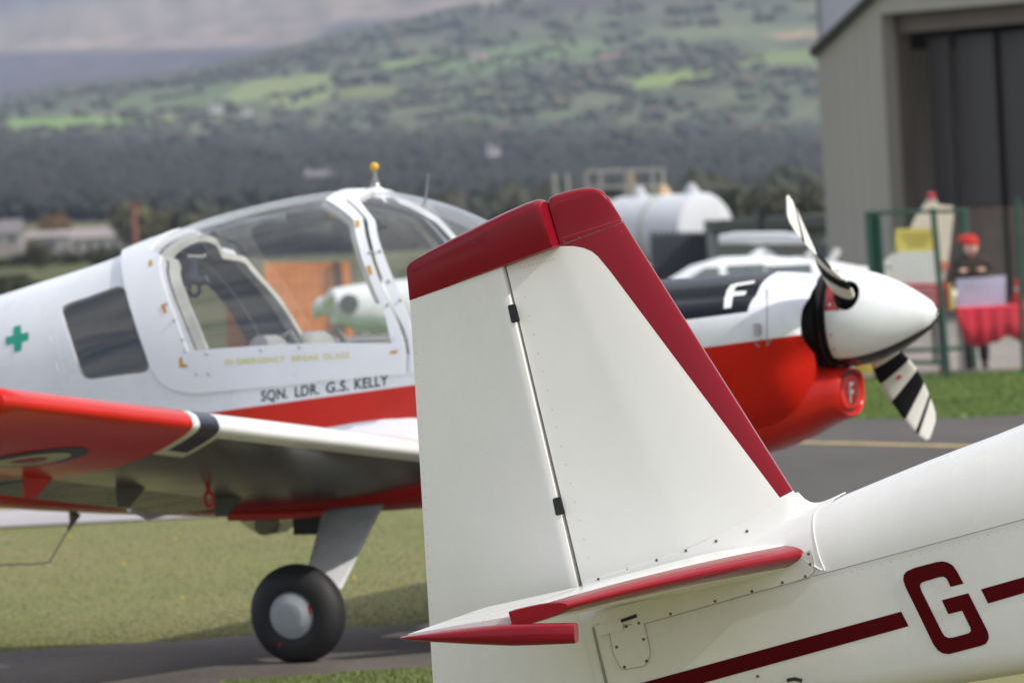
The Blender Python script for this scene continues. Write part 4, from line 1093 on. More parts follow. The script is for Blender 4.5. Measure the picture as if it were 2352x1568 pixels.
# seats
M_seat = plain('seat_grey', (.33, .33, .31), .75, var=.1)
for s in (.26, -.26):
    mb = MB(); rings = []
    for u, wd, dp, f in [(.95, .40, .10, -.25), (1.15, .42, .11, -.33), (1.28, .40, .11, -.38), (1.36, .34, .12, -.41), (1.41, .26, .11, -.43), (1.435, .14, .07, -.435)]:
        rings.append([B.w(f+dp/2*math.copysign(abs(math.sin(t))**.7, math.sin(t)), s+wd/2*math.copysign(abs(math.cos(t))**.7, math.cos(t)), u) for t in [2*math.pi*k/20 for k in range(20)]])
    mb.rings(rings); mb.build('seat', M_seat, rb, sharp=60)
    mb = MB(); mb.tube([B.w(-.33, s-.12, 1.37), B.w(-.36, s-.1, 1.44), B.w(-.42, s-.08, 1.41), B.w(-.46, s-.05, 1.30)], .018, 8); mb.build('harness', plain('harness', (.20, .20, .19), .8), rb)
# headset hanging on its hook
def inB(x, y, s): f, u = B.fu(x, y, s); return B.w(f, s, u)
mb = MB(); mb.tube([inB(447, 590, .3), inB(446, 612, .3), inB(438, 640, .3)], [.012, .016, .03], 8); mb.tube([inB(436, 640, .3), inB(462, 648, .3), inB(476, 640, .3)], .02, 8)
mb.tube([inB(*p, .3) for p in [(446, 640), (437, 652), (434, 668), (440, 679), (450, 680), (459, 670), (457, 652), (448, 640)]], .009, 8)
mb.build('headset', plain('navy_plastic', (.03, .035, .06), .5), rb)
mb = MB(); mb.tube([inB(432, 588, .3), inB(465, 590, .3), inB(472, 586, .3)], .006, 6); mb.build('hook', M_int, rb)
# overhead gear seen through the glass
mb = MB(); mb.bbox(inB(712, 497, .05), .20, .10, .05, .015, (B.F, B.S, B.U)); mb.tube([inB(660, 490, .05), inB(700, 497, .05), inB(745, 502, .05)], .014, 8); mb.build('latch_box', M_darkint, rb)
mb = MB(); mb.tube([inB(747+k*1.8, 497+3*math.sin(k*1.6), .05) for k in range(38)], .006, 5); mb.build('coiled_cord', plain('amber_cord', (.45, .24, .08), .6), rb)
mb = MB(); mb.tube([inB(868, 502, .1), inB(878, 520, .1), inB(868, 528, .1)], .012, 8); mb.tube([inB(878, 520, .1), inB(890, 523, .1)], .009, 6); mb.build('compass_bracket', M_black, rb)
# beacon and whip aerial on top
bp = B.w(.03, 0, 2.06)
mb = MB(); mb.lathe(bp+Vector((0, 0, -.03)), (0, 0, 1), [(0, .075), (.02, .068), (.035, .045), (.05, .026)], 20); bs = mb.build('beacon_base', M_bwhite, rb)
mb = MB(); mb.lathe(bp, (0, 0, 1), [(.02, .024), (.035, .022), (.04, .017), (.055, .017), (.06, .011), (.09, .010)], 14); mb.build('beacon_stalk', M_steel, rb)
mb = MB(); mb.sphere(bp+Vector((0, 0, .112)), .0205, 20); mb.build('beacon_ball', paint('amber_ball', (.75, .42, .01), .25, .6), rb)
ap = B.w(.275, 0, 2.0)
mb = MB(); mb.tube([ap+Vector((0, 0, -.03)), ap+Vector((0, 0, .02)), ap+Vector((.0, 0, .13))+B.F*.02], [.007, .005, .003], 6); mb.build('whip_aerial', plain('aerial', (.25, .26, .28), .4), rb)
# amber emergency marks and lettering
M_amber = paint('amber_decal', (.62, .31, .03), .5, 0)
M_yell = paint('yellow_decal', (.72, .68, .25), .6, 0)
def decB(name, L, mat, off=OFF+.003, parent=None):
    P = [sec(f, t, off) for f, t in [side_B(*p, OFF) for p in L]]; F_ = [side_B(*p, OFF)[0] for p in L]
    return obj(name, [B.w(f, s, u) for f, (s, u) in zip(F_, P)], [tuple(range(len(L)))], mat, parent or cf, smooth=False)
M_dkedge = paint('dark_decal_edge', (.10, .08, .03), .5, 0)
for L in ([(343, 598), (350, 598), (350, 611), (343, 612)], [(370, 700), (378, 698), (384, 718), (376, 720)], [(817, 507), (826, 507), (826, 522), (817, 522)], [(843, 611), (851, 610), (856, 630), (848, 632)], [(894, 812), (898, 806), (914, 804), (911, 812)], [(412, 821), (419, 821), (420, 835), (432, 838), (430, 843), (413, 844)]):
    decB('escape_mark', L, M_amber)
def textB(s, x0, y0, x1, y1, h, mat, name, off, parent, surf_off=0.):
    V, F, wd = text2d(s); out = []
    dx, dy = (x1-x0)/wd, (y1-y0)/wd
    for x, y in V:
        px, py = x0+x*dx, y0+x*dy-y*h; f, t = side_B(px, py, surf_off); a, u = sec(f, t, off); out.append(B.w(f, a, u))
    return obj(name, out, F, mat, parent, smooth=False)
for wd_, xa_, xb_ in (('SQN.', 600, 662), ('LDR.', 678, 734), ('G.S.', 749, 802), ('KELLY', 815, 892)): textB(wd_, xa_, 921-(xa_-600)*.1263, xb_, 921-(xb_-600)*.1263, 24, M_kdecal, 'crew_name', .003, rb)
for wd_, xa_, xb_ in (('IN EMERGENCY', 518, 656), ('BREAK GLASS', 671, 803)): textB(wd_, xa_, 838-(xa_-518)*.056, xb_, 838-(xb_-518)*.056, 13, M_yell, 'emergency_lettering', OFF+.003, cf, OFF)
M_green = paint('green_decal', (.02, .34, .25), .5, 0)
def decBody(name, L, mat): 
    W = []
    for p in L: f, t = side_B(*p); a, u = sec(f, t, .003); W.append(B.w(f, a, u))
    return obj(name, W, [tuple(range(len(L)))], mat, rb, smooth=False)
decBody('green_cross', [(32, 751), (48, 747), (49, 767), (66, 763), (66, 781), (50, 785), (49, 805), (33, 809), (32, 789), (14, 793), (13, 775), (31, 771)], M_green)
# roundel on the rear body, mostly out of frame
c0 = side_B(-35, 945)
for r, col, k in ((.26, (.01, .03, .22), 0), (.17, (.8, .8, .8), 1), (.09, (.5, .01, .01), 2)):
    P, F = tri([(r*math.cos(a), r*math.sin(a)) for a in [2*math.pi*j/48 for j in range(48)]], [], .05); V = []
    fc, uc_ = c0[0]-.14, 1.12
    for a, b_ in P: t = th_of(fc+a, uc_+b_); s, u = sec(fc+a, t, .003+.002*k); V.append(B.w(fc+a, s, u))
    obj('roundel', V, F, paint('roundel%d' % k, col, .4, .2), rb)
# rivet rows and seams on the body
rv = MB()
M_riv2 = paint('rivet_white', (.78, .80, .82), .25, .3)
for (x0, y0, x1, y1, n) in [(105, 700, 160, 900, 14), (125, 690, 180, 880, 12), (305, 905, 440, 920, 8), (190, 890, 330, 876, 10)]:
    for k in range(n):
        f, t = side_B(lerp(x0, x1, k/(n-1)), lerp(y0, y1, k/(n-1))); a, u = sec(f, t, .001); rv.sphere(B.w(f, a, u), .003, 6)
tag(rv.build('body_rivets', M_riv2, rb), kind='stuff')
rv = MB()
for (x, y) in [(384, 697), (426, 806), (420, 780), (401, 735), (475, 812), (600, 804), (688, 797), (850, 580), (893, 645), (920, 688), (480, 858), (452, 858), (891, 700), (873, 576)]:
    f, t = side_B(x, y, OFF); a, u = sec(f, t, OFF+.001); rv.sphere(B.w(f, a, u), .008, 8)
tag(rv.build('canopy_fasteners', M_steel, cf), kind='stuff')
MB().tube([B.w(f, sec(f, t, .0)[0], sec(f, t, .0)[1]) for f, t in pxs([(98, 665), (103, 720), (115, 780), (130, 840), (150, 900)])], .0025, 5).build('body_seam', M_riv2, rb)

# ---- wing
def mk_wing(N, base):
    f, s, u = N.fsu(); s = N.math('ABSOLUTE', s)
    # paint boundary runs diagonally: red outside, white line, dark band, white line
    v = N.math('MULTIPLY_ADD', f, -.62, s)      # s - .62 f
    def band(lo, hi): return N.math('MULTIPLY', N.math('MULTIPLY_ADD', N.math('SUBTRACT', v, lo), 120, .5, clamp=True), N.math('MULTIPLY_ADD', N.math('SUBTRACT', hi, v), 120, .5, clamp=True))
    base = N.mix(N.math('LESS_THAN', u, -.5), base, (.13, .128, .115, 1)); c = N.mix(N.math('MULTIPLY', band(2.66, 2.84), N.math('MULTIPLY_ADD', N.math('SUBTRACT', f, .42), 100, .5, clamp=True)), N.mix(N.math('MULTIPLY', band(2.615, 2.90), N.math('MULTIPLY_ADD', N.math('SUBTRACT', f, .36), 100, .5, clamp=True)), base, (.78, .79, .78, 1)), (.028, .032, .048, 1)); return N.mix(band(2.90, 99), c, (.60, .020, .010, 1))  # lower surface greyed: shade under the wing put into the colour
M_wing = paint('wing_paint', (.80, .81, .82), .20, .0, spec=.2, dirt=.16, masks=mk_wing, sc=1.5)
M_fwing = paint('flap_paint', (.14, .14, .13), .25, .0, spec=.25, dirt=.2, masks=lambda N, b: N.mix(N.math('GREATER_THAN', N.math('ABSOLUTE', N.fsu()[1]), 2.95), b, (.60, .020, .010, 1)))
AF = [(0, 0), (.005, .018), (.018, .036), (.05, .056), (.1, .070), (.18, .086), (.28, .094), (.4, .092), (.55, .075), (.7, .052), (.85, .026), (1, .002)]
AFL = [(0, 0), (.004, .012), (.012, .022), (.03, .032), (.08, .048), (.18, .070), (.30, .084), (.42, .086), (.55, .075), (.7, .052), (.85, .026), (1, .002)]
def wing_piece(name, c0, c1, s0, s1, mat, sg, drop=0., n=14, rot=0., zoff=0., tk=1.):
    rings, q = [], []
    for k in range(n+1):
        s = lerp(s0, s1, k/n); fl = lerp(.70, .60, (s-.5)/4.5); ft = lerp(-.78, -.62, (s-.5)/4.5); ul = .80+.105*s; ut = .63+.105*s+(-.0 if s < 3 else 0)
        tipk = 1.
        if s > 4.85: tipk = math.sqrt(max(.05, 1-((s-4.85)/.2)**2))
        ring, qq = [], []; cs_ = [c0]+[c for c, _ in AF if c0 < c < c1]+[c1]
        def P(c, h):
            f = lerp(fl, ft, c)*tipk; u = lerp(ul, ut, c)+h*1.48*tipk*tk+zoff
            if rot:
                hf, hu = lerp(fl, ft, c0), lerp(ul, ut, c0); df, du = f-hf, u-hu; a = math.radians(rot); f, u = hf+df*math.cos(a)-du*math.sin(a), hu+df*math.sin(a)+du*math.cos(a)
            return f, u
        for c in cs_: f, u = P(c, itp(AF, c)*.84); ring.append(B.w(f, sg*s, u)); qq.append((f, s, 1))
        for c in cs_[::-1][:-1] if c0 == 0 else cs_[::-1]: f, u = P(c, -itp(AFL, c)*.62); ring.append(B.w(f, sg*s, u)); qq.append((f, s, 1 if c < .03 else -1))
        rings.append(ring); q.append(qq)
    mb = MB(); mb.rings(rings, q=q); return mb.build(name, mat, rb, sharp=50)
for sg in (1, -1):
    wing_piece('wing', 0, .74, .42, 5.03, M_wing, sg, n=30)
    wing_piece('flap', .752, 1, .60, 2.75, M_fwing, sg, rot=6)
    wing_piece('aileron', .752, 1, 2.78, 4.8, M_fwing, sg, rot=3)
# root fillet
rings = []
for k in range(14):
    c = k/13; f = lerp(.80, -.95, c); s = wB(f); hh = .10*math.sin(math.pi*min(1, c*1.15+.06))**.5 if c < .82 else .03
    uu = lerp(.86, .73, c)+ (itp(AF, min(1, max(0, (c-.06)*1.1)))*1.35)
    rings.append([B.w(f, s-.03, uu+.13), B.w(f, s+.02, uu+.075), B.w(f, s+.07, uu+.03), B.w(f, s+.16, uu+.008), B.w(f, s+.17, uu-.05), B.w(f, s-.03, uu-.10)])
mb = MB(); mb.rings(rings); mb.build('wing_root_fillet', M_bwhite, rb, sharp=60)
# wing roundel underneath
def under(f, s, drop=.004):
    fl = lerp(.70, .60, (s-.5)/4.5); ft = lerp(-.78, -.62, (s-.5)/4.5); c = (fl-f)/(fl-ft); return B.w(f, s, lerp(.80+.105*s, .63+.105*s, c)-itp(AFL, c)*.62*1.48-drop)
for r, col, k in ((.24, (.012, .018, .06), 0), (.17, (.50, .48, .40), 1), (.075, (.32, .012, .012), 2)):
    P, F = tri([(r*math.cos(a), r*math.sin(a)) for a in [2*math.pi*j/40 for j in range(40)]], [], .06)
    obj('wing_roundel', [under(.10+a, 3.72+b_, .003+.002*k) for a, b_ in P], F, paint('wroundel%d' % k, col, .3, .4), rb)
# brackets under the flap line
def bracket(s, mat, h=.10):
    p = under(-.34, s, 0); mb = MB(); rings = []
    L = [(-.05, 0), (.10, 0), (.07, -.03), (.0, -h), (-.045, -h), (-.05, -.05)]
    for d in (-.014, .014): rings.append([p+B.F*a+B.U*(b_+.02)+B.S*d for a, b_ in L])
    mb.rings(rings); mb.build('hinge_bracket', mat, rb, smooth=False)
bracket(.98, M_fwing); bracket(1.95, M_fwing, .10); bracket(2.82, M_bred)
# tie-down ring
p = under(-.05, 1.75, 0); mb = MB(); mb.tube([p+B.F*.020*math.cos(a)+B.U*(.030*math.sin(a)-.055) for a in [2*math.pi*k/16 for k in range(17)]], .008, 6); mb.box(p-B.U*.012, .02, .016, .03, (B.F, B.S, B.U)); mb.build('tie_down_ring', M_bred, rb)
# aerial mast and wire under the rear body
q0 = lambda x, y, s=.1: inB(x, y, s)
mb = MB(); mb.tube([q0(172, 1178), q0(165, 1200), q0(157, 1216)], [.03, .012, .007], 8); mb.tube([q0(159, 1212), q0(122, 1276), q0(112, 1290), q0(90, 1294), q0(-60, 1299)], .0035, 6); mb.build('belly_aerial', plain('aerial2', (.16, .16, .14), .5), rb)
# belly pan, clear lamp, dark box
def slab(name, px, s0, s1, mat, parent=rb):
    a = [B.fu(x, y, s1) for x, y in px]; rings = [[B.w(f, s, u) for f, u in a] for s in (s0, s1)]; mb = MB(); mb.rings(rings); return mb.build(name, mat, parent, smooth=False)
slab('belly_pan', [(514, 1165), (524, 1196), (650, 1193), (712, 1188), (800, 1172), (800, 1150)], -.1, .30, M_bred)
M_lamp = glassm('clear_lamp', (.75, .75, .70), 1.0, .08)
lp = slab('lamp_cover', [(552, 1194), (560, 1204), (592, 1226), (604, 1230), (616, 1226), (645, 1200), (650, 1190)], .05, .26, M_lamp)
slab('lamp_body', [(586, 1190), (584, 1212), (596, 1226), (611, 1226), (618, 1210), (616, 1190)], .10, .22, M_darkint, lp)
slab('lamp_rim', [(546, 1190), (552, 1197), (650, 1193), (653, 1186)], .04, .27, M_black, lp)
slab('step_box', [(672, 1180), (674, 1228), (738, 1227), (745, 1180)], .05, .25, M_black)
# ---- undercarriage
def wheel(parent, c, ax, r=.220, wd=.16, name='main_wheel'):
    t = MB(); t.lathe(c-ax*wd/2, ax, [(.022, .098), (.006, .105), (0, .125), (.002, .155), (.014, .185), (.034, .203), (.052, r-.002), (.056, r-.007), (.060, r), (wd/2-.006, r+.001), (wd/2-.003, r-.006), (wd/2+.003, r-.006), (wd/2+.006, r+.001), (wd-.060, r), (wd-.056, r-.007), (wd-.052, r-.002), (wd-.034, .203), (wd-.014, .185), (wd-.002, .155), (wd, .125), (wd-.006, .105), (wd-.022, .098)], 64)
    ty = t.build(name, M_tyre, parent, sharp=45)
    for v in ty.data.vertices:    # flattened where it stands
        w_ = v.co+base_of(parent)
        if w_.z < .004: v.co.z += .004-w_.z
    h = MB(); h.lathe(c+ax*(wd/2), ax, [(-.05, .02), (-.05, .103), (-.008, .104), (-.002, .100), (.002, .092), (.010, .074), (.018, .062), (.020, .056), (.020, .005)], 48); h.build('hub', M_alu, ty)
    h = MB(); h.lathe(c-ax*(wd/2), ax, [(.05, .02), (.05, .103), (.008, .104), (.0, .05)], 32); h.build('hub', M_alu, ty)
    h = MB()
    for k in range(6): a = 2*math.pi*k/6+.3; u_ = ax.orthogonal().normalized(); h.lathe(c+ax*(wd/2-.002)+(u_*math.cos(a)+ax.cross(u_)*math.sin(a))*.092, ax, [(-.002, .005), (.003, .005), (.004, .002)], 8)
    tag(h.build('hub_bolts', M_steel, ty), kind='stuff')
    return ty
wc = _cw.copy()-B.S*.08; wc.z = .2185
ax = (B.S*math.cos(.05)-Vector((0, 0, 1))*math.sin(.05)).normalized()
ty = wheel(rb, wc, ax)
v, f = prism([wc+ax*.0835+B.F*.088+B.U*.006, wc+ax*.0835+B.F*.100+B.U*.006, wc+ax*.0835+B.F*.099+B.U*.045, wc+ax*.0835+B.F*.086+B.U*.045], ax, .004); obj('slip_mark', v, f, M_bred, ty, smooth=False)
MB().sphere(wc+ax*.078-B.F*.062-B.U*.125, .007, 8).build('valve_mark', M_bred, ty)
M_leg = paint('leg_paint', (.66, .67, .68), .3, .3, dirt=.25, sc=7)
def leg(sg):
    rings = []
    top = [B.fu(738, 1172, .52), B.fu(878, 1158, .52)]; bot = [B.fu(708, 1306, .92), B.fu(786, 1352, .92)]
    for t in [0, .05, .1, .2, .4, .6, .8, 1]:
        a = (lerp(top[0][0], bot[0][0], t), lerp(top[0][1], bot[0][1], t)); b_ = (lerp(top[1][0], bot[1][0], t), lerp(top[1][1], bot[1][1], t)); s = lerp(.50, .93, t); ring = []
        if t < .12: s = lerp(.50, .93, t)
        m = ((a[0]+b_[0])/2, (a[1]+b_[1])/2); hx, hy = (b_[0]-a[0])/2, (b_[1]-a[1])/2
        for k in range(24):
            g = 2*math.pi*k/24; c, n_ = math.cos(g), math.sin(g)
            ring.append(B.w(m[0]+hx*c, sg*(s+.022*n_*(1-.3*c)), m[1]+hy*c+.004*n_))
        rings.append(ring)
    mb = MB(); mb.rings(rings); return mb.build('gear_leg', M_leg, rb, sharp=60)
leg(1); leg(-1)
wc2 = wc-B.S*2*(1.01); wc2.z = .2185; wheel(rb, wc2, -ax)
nw = B.w(1.62, 0, .18); wheel(rb, nw, B.S.copy(), .18, .13, 'nose_wheel')
MB().tube([B.w(1.70, 0, .85), B.w(1.66, .085, .40), B.w(1.62, .085, .18)], .022, 10).build('nose_leg', M_leg, rb)
MB().tube([B.w(.70, -.1, .66), B.w(.52, -.1, .56), B.w(.50, -.1, .50), B.w(.55, -.1, .46)], .03, 8).build('exhaust_pipe', M_black, rb)
# tail (outside the frame)
mb = MB()
for nm, rows_ in (('tail_fin', [(-3.7, -4.75, 1.34, 0), (-4.15, -4.9, 2.1, 0), (-4.35, -4.95, 2.25, 0)]),):
    mb.rings([[B.w(a, 0, u), B.w(lerp(a, b_, .3), .04, u), B.w(b_, .004, u), B.w(lerp(a, b_, .3), -.04, u)] for a, b_, u, _ in rows_]); mb.build(nm, M_bwhite, rb, smooth=False)
for sg in (1, -1):
    mb = MB(); mb.rings([[B.w(a, sg*s, 1.2), B.w(lerp(a, b_, .3), sg*s, 1.24), B.w(b_, sg*s, 1.2), B.w(lerp(a, b_, .3), sg*s, 1.16)] for a, b_, s in [(-3.9, -4.7, .1), (-4.1, -4.75, 1.65)]]); mb.build('tailplane', M_bwhite, rb, smooth=False)

# ================================================================== background things
def W(x, y, Y): return at(x, y, Y)
XW, YW, ZW = Vector((1, 0, 0)), Vector((0, 1, 0)), Vector((0, 0, 1))
# ---- hangar, gable end turned away from the sun
hy = math.radians(56); hd = Vector((math.cos(hy), -math.sin(hy), 0)); hn = Vector((-math.sin(hy), -math.cos(hy), 0))
hc = W(1897, 500, 120); hc.z = gz(120)
def onw(x, y, back=0.):   # sight line met with the wall plane
    d = ray(x, y); P = hc-hn*back; t = (P-CAM).dot(hn)/d.dot(hn); return CAM+d*t
rh = root('hangar', hc, 'grey green hangar at right with dark sliding doors set back in its gable end', 'hangar')
M_hw = plain('hangar_cladding', (.36, .34, .29), .6, var=.08, sc=.4, stretch=(1, 1, .2))
M_hj = plain('hangar_jamb', (.15, .125, .105), .7, var=.1, sc=1)
M_hd = plain('hangar_door', (.050, .044, .043), .55, var=.2, sc=.5, stretch=(1, 1, .1))
M_hr = plain('hangar_roof_edge', (.045, .038, .032), .7)
eL = onw(1884, 122); r1 = onw(2012, 0); sl_ = (r1.z-eL.z)/((r1-eL).dot(hd)); dl_, dr_ = onw(2040, 400), None
x0 = 0.; xd = (onw(2036, 300)-hc).dot(hd); wid = 14.; hz = eL.z
top_d = onw(2040, 32).z; ze = gz(120)
def hp_(s, z, back=0): return hc+hd*s+Vector((0, 0, z-hc.z))-hn*back
def ztop(s): return hz+sl_*(s if s < wid/2 else wid-s)
slab_ = lambda name, pts, th, mat: obj(name, *prism([hp_(*p) for p in pts], hn, th), mat, rh, smooth=False)
slab_('wall', [(0, ze-.05), (xd, ze-.05), (xd, ztop(xd)), (0, ztop(0))], .3, M_hw)
slab_('wall', [(xd, top_d), (wid-xd, top_d), (wid-xd, ztop(wid-xd)), (wid/2, ztop(wid/2)), (xd, ztop(xd))], .3, M_hw)
slab_('wall', [(wid-xd, ze-.05), (wid, ze-.05), (wid, ztop(wid)), (wid-xd, ztop(wid-xd))], .3, M_hw)
# standing ribs of the cladding
k = 0
s = .18
while s < xd-.05:
    obj('cladding_rib', *prism([hp_(s-.03, ze, -.006), hp_(s+.03, ze, -.006), hp_(s+.03, ztop(s)-.02, -.006), hp_(s-.03, ztop(s)-.02, -.006)], hn, .005), M_hw, rh, smooth=False); s += .3
back = .62
slab_('lintel', [(xd, top_d-.34, .34), (wid-xd, top_d-.34, .34), (wid-xd, top_d-.003, .34), (xd, top_d-.003, .34)], .3, M_hj)
mb = MB(); mb.add(*prism([hp_(xd+.002, ze, .302), hp_(xd+.03, ze, .302), hp_(xd+.03, top_d-.345, .302), hp_(xd+.002, top_d-.345, .302)], hn, .30)); mb.build('jamb', M_hj, rh, smooth=False)
for i in range(9):
    a = xd+.38+i*.62; b_ = .70+(.10 if i % 2 else 0)
    slab_('door_panel', [(a, ze+1.9, b_), (a+.60, ze+1.9, b_), (a+.60, top_d-.45, b_), (a, top_d-.45, b_)], .06, M_hd)
    slab_('door_kick_panel', [(a, ze, b_), (a+.60, ze, b_), (a+.60, ze+1.88, b_), (a, ze+1.88, b_)], .06, plain('door_brown', (.16, .105, .09), .7, var=.2, sc=1.5) if i == 0 else bpy.data.materials['door_brown'])
slab_('door_back', [(xd, ze, 1.6), (wid-xd, ze, 1.6), (wid-xd, top_d, 1.6), (xd, top_d, 1.6)], .1, plain('inside_dark', (.02, .02, .022), .8))
for (sa, sb) in ((-.06, wid/2), (wid/2, wid+.06)):
    za, zb = (hz+sl_*sa, ztop(wid/2)) if sb == wid/2 else (ztop(wid/2), hz-sl_*.06)
    obj('roof_edge', *prism([hp_(sa, za-.03, -.12), hp_(sb, zb-.03, -.12), hp_(sb, zb+.11, -.12), hp_(sa, za+.11, -.12)], hn, .1), M_hr, rh, smooth=False)
    obj('roof', [hp_(sa, za+.10, -.05), hp_(sb, zb+.10, -.05), hp_(sb, zb+.10, 22), hp_(sa, za+.10, 22), hp_(sa, za, -.05), hp_(sb, zb, -.05), hp_(sb, zb, 22), hp_(sa, za, 22)], [(0, 1, 2, 3), (7, 6, 5, 4), (0, 4, 5, 1), (2, 6, 7, 3), (1, 5, 6, 2), (3, 7, 4, 0)], M_hr, rh, smooth=False)
obj('side_wall', *prism([hp_(.0, ze, .31), hp_(.0, ze, 22), hp_(.0, hz-.02, 22), hp_(.0, hz-.02, .31)], -hd, .25), M_hw, rh, smooth=False)

def house(name, label, cat, x0, x1, yt, yb, Y, wall, roofc, ridge=.3, dep=6, group=None, wins=2, chim=True):
    if name == 'farmhouse': group = 'houses scattered over the hillside'
    if name == 'farm_building': group = 'farm buildings beyond the airfield'
    a, b_ = W(x0, yb, Y), W(x1, yt, Y); zb = min(a.z, gz(Y) if Y < 1150 else a.z)-.5; xa, xb = a.x, b_.x; zt = W((x0+x1)/2, yt, Y).z; ztw = lerp(zt, a.z, ridge)
    r = root(name, ((xa+xb)/2, Y+dep/2, zb), label, cat, group)
    mb = MB(); mb.box(((xa+xb)/2, Y+dep/2, (zb+ztw)/2), xb-xa, dep, ztw-zb); mb.build('wall', wall, r, smooth=False)
    o_ = .03*(xb-xa); v = [(xa-o_, Y-.3, ztw), (xb+o_, Y-.3, ztw), (xb+o_, Y+dep+.3, ztw), (xa-o_, Y+dep+.3, ztw), (xa-o_, Y+dep/2, zt), (xb+o_, Y+dep/2, zt)]
    obj('roof', v, [(0, 1, 5, 4), (3, 2, 5, 4)[::-1], (0, 4, 3), (1, 2, 5), (0, 3, 2, 1)], roofc, r, smooth=False)
    if chim:
        mb = MB(); mb.box((lerp(xa, xb, .12), Y+dep/2, zt+.2), .06*(xb-xa)+.3, .8, 1.6); mb.build('chimney', wall, r, smooth=False)
    for i in range(wins):
        wx = lerp(xa, xb, (i+.5)/wins); hh = (ztw-a.z)*.38
        mb = MB(); mb.box((wx, Y-.05, lerp(a.z, ztw, .55)), (xb-xa)/wins*.32, .12, hh); mb.build('window', M_wdark, r, smooth=False)
    return r
M_wdark = plain('far_window', (.06, .07, .09), .2)
M_ston = plain('pale_stone', (.30, .27, .25), .8, sc=.3); M_rend = plain('white_render', (.72, .70, .68), .8, sc=.3); M_slate = plain('slate', (.17, .15, .15), .6, sc=.4); M_pslate = plain('pale_roof', (.27, .23, .22), .7, sc=.3); M_rust = plain('rust_roof', (.22, .12, .07), .8, sc=.3)
house('farm_building', 'long low stone farm building with pale roof beside the red pole', 'building', 165, 303, 522, 588, 1080, M_ston, M_pslate, .38, 9, wins=5, chim=False)
house('farm_building', 'lower grey stone barn joined to the left of the long farm building', 'building', 62, 160, 530, 590, 1090, M_ston, M_pslate, .25, 8, wins=1, chim=False)
house('cottage', 'small pale cottage with brown chimney at the far left edge', 'house', -30, 46, 505, 570, 1100, M_ston, M_slate, .5, 8, wins=2)
house('farmhouse', 'lone bright white farmhouse on the left of the green hillside', 'house', 481, 510, 236, 258, 3000, M_rend, M_slate, .45, 7)
house('farmhouse', 'small white cottage just right of the lone bright farmhouse', 'house', 558, 576, 250, 264, 3020, M_rend, M_slate, .45, 7, wins=1)
house('farmhouse', 'white house above the bright field on the right hillside, with a smaller one beside it', 'house', 1512, 1556, 146, 162, 3500, M_rend, M_slate, .45, 9)
house('farmhouse', 'small grey house left of the white house on the right hillside', 'house', 1488, 1510, 154, 168, 3480, plain('grey_render', (.4, .38, .4), .8), M_slate, .45, 7, wins=1)
house('farmhouse', 'pale house among the dark trees above the red fin tip', 'house', 1120, 1148, 338, 354, 1950, M_rend, M_slate, .5, 7)
house('farmhouse', 'grey cottage in the wood just behind the amber beacon ball, left one of two', 'house', 700, 755, 392, 418, 1750, plain('grey_render2', (.36, .36, .36), .8), M_slate, .5, 7, wins=3)
house('farmhouse', 'low grey shed in the wood nearest to the amber beacon ball', 'house', 765, 800, 404, 424, 1745, bpy.data.materials['grey_render2'], M_slate, .5, 6, wins=1)
house('farmhouse', 'pinkish cottage high on the hill left of the dark plantation', 'house', 782, 808, 94, 110, 4300, plain('pink_render', (.62, .42, .34), .8), M_slate, .5, 9, wins=1, chim=False)
house('farmhouse', 'pinkish cottage above the middle green fields', 'house', 1080, 1118, 120, 136, 3700, bpy.data.materials['pink_render'], M_slate, .5, 9, wins=1, chim=False)
house('farmhouse', 'pale cottage in the trees at the foot of the right hillside', 'house', 1786, 1812, 420, 436, 1700, M_rend, M_slate, .5, 6, wins=1)
# red pole
a = W(313, 566, 600); t_ = W(305, 470, 600); mb = MB(); mb.tube([Vector((a.x, a.y, gz(600))), t_], [.30, .26], 8); mb.box(t_+Vector((0, 0, .05)), .7, .6, .25)
p_ = mb.build('pole', plain('rust_red', (.24, .095, .07), .7)); tag(p_, 'tall rust red pole standing at the right end of the farm building', 'pole')

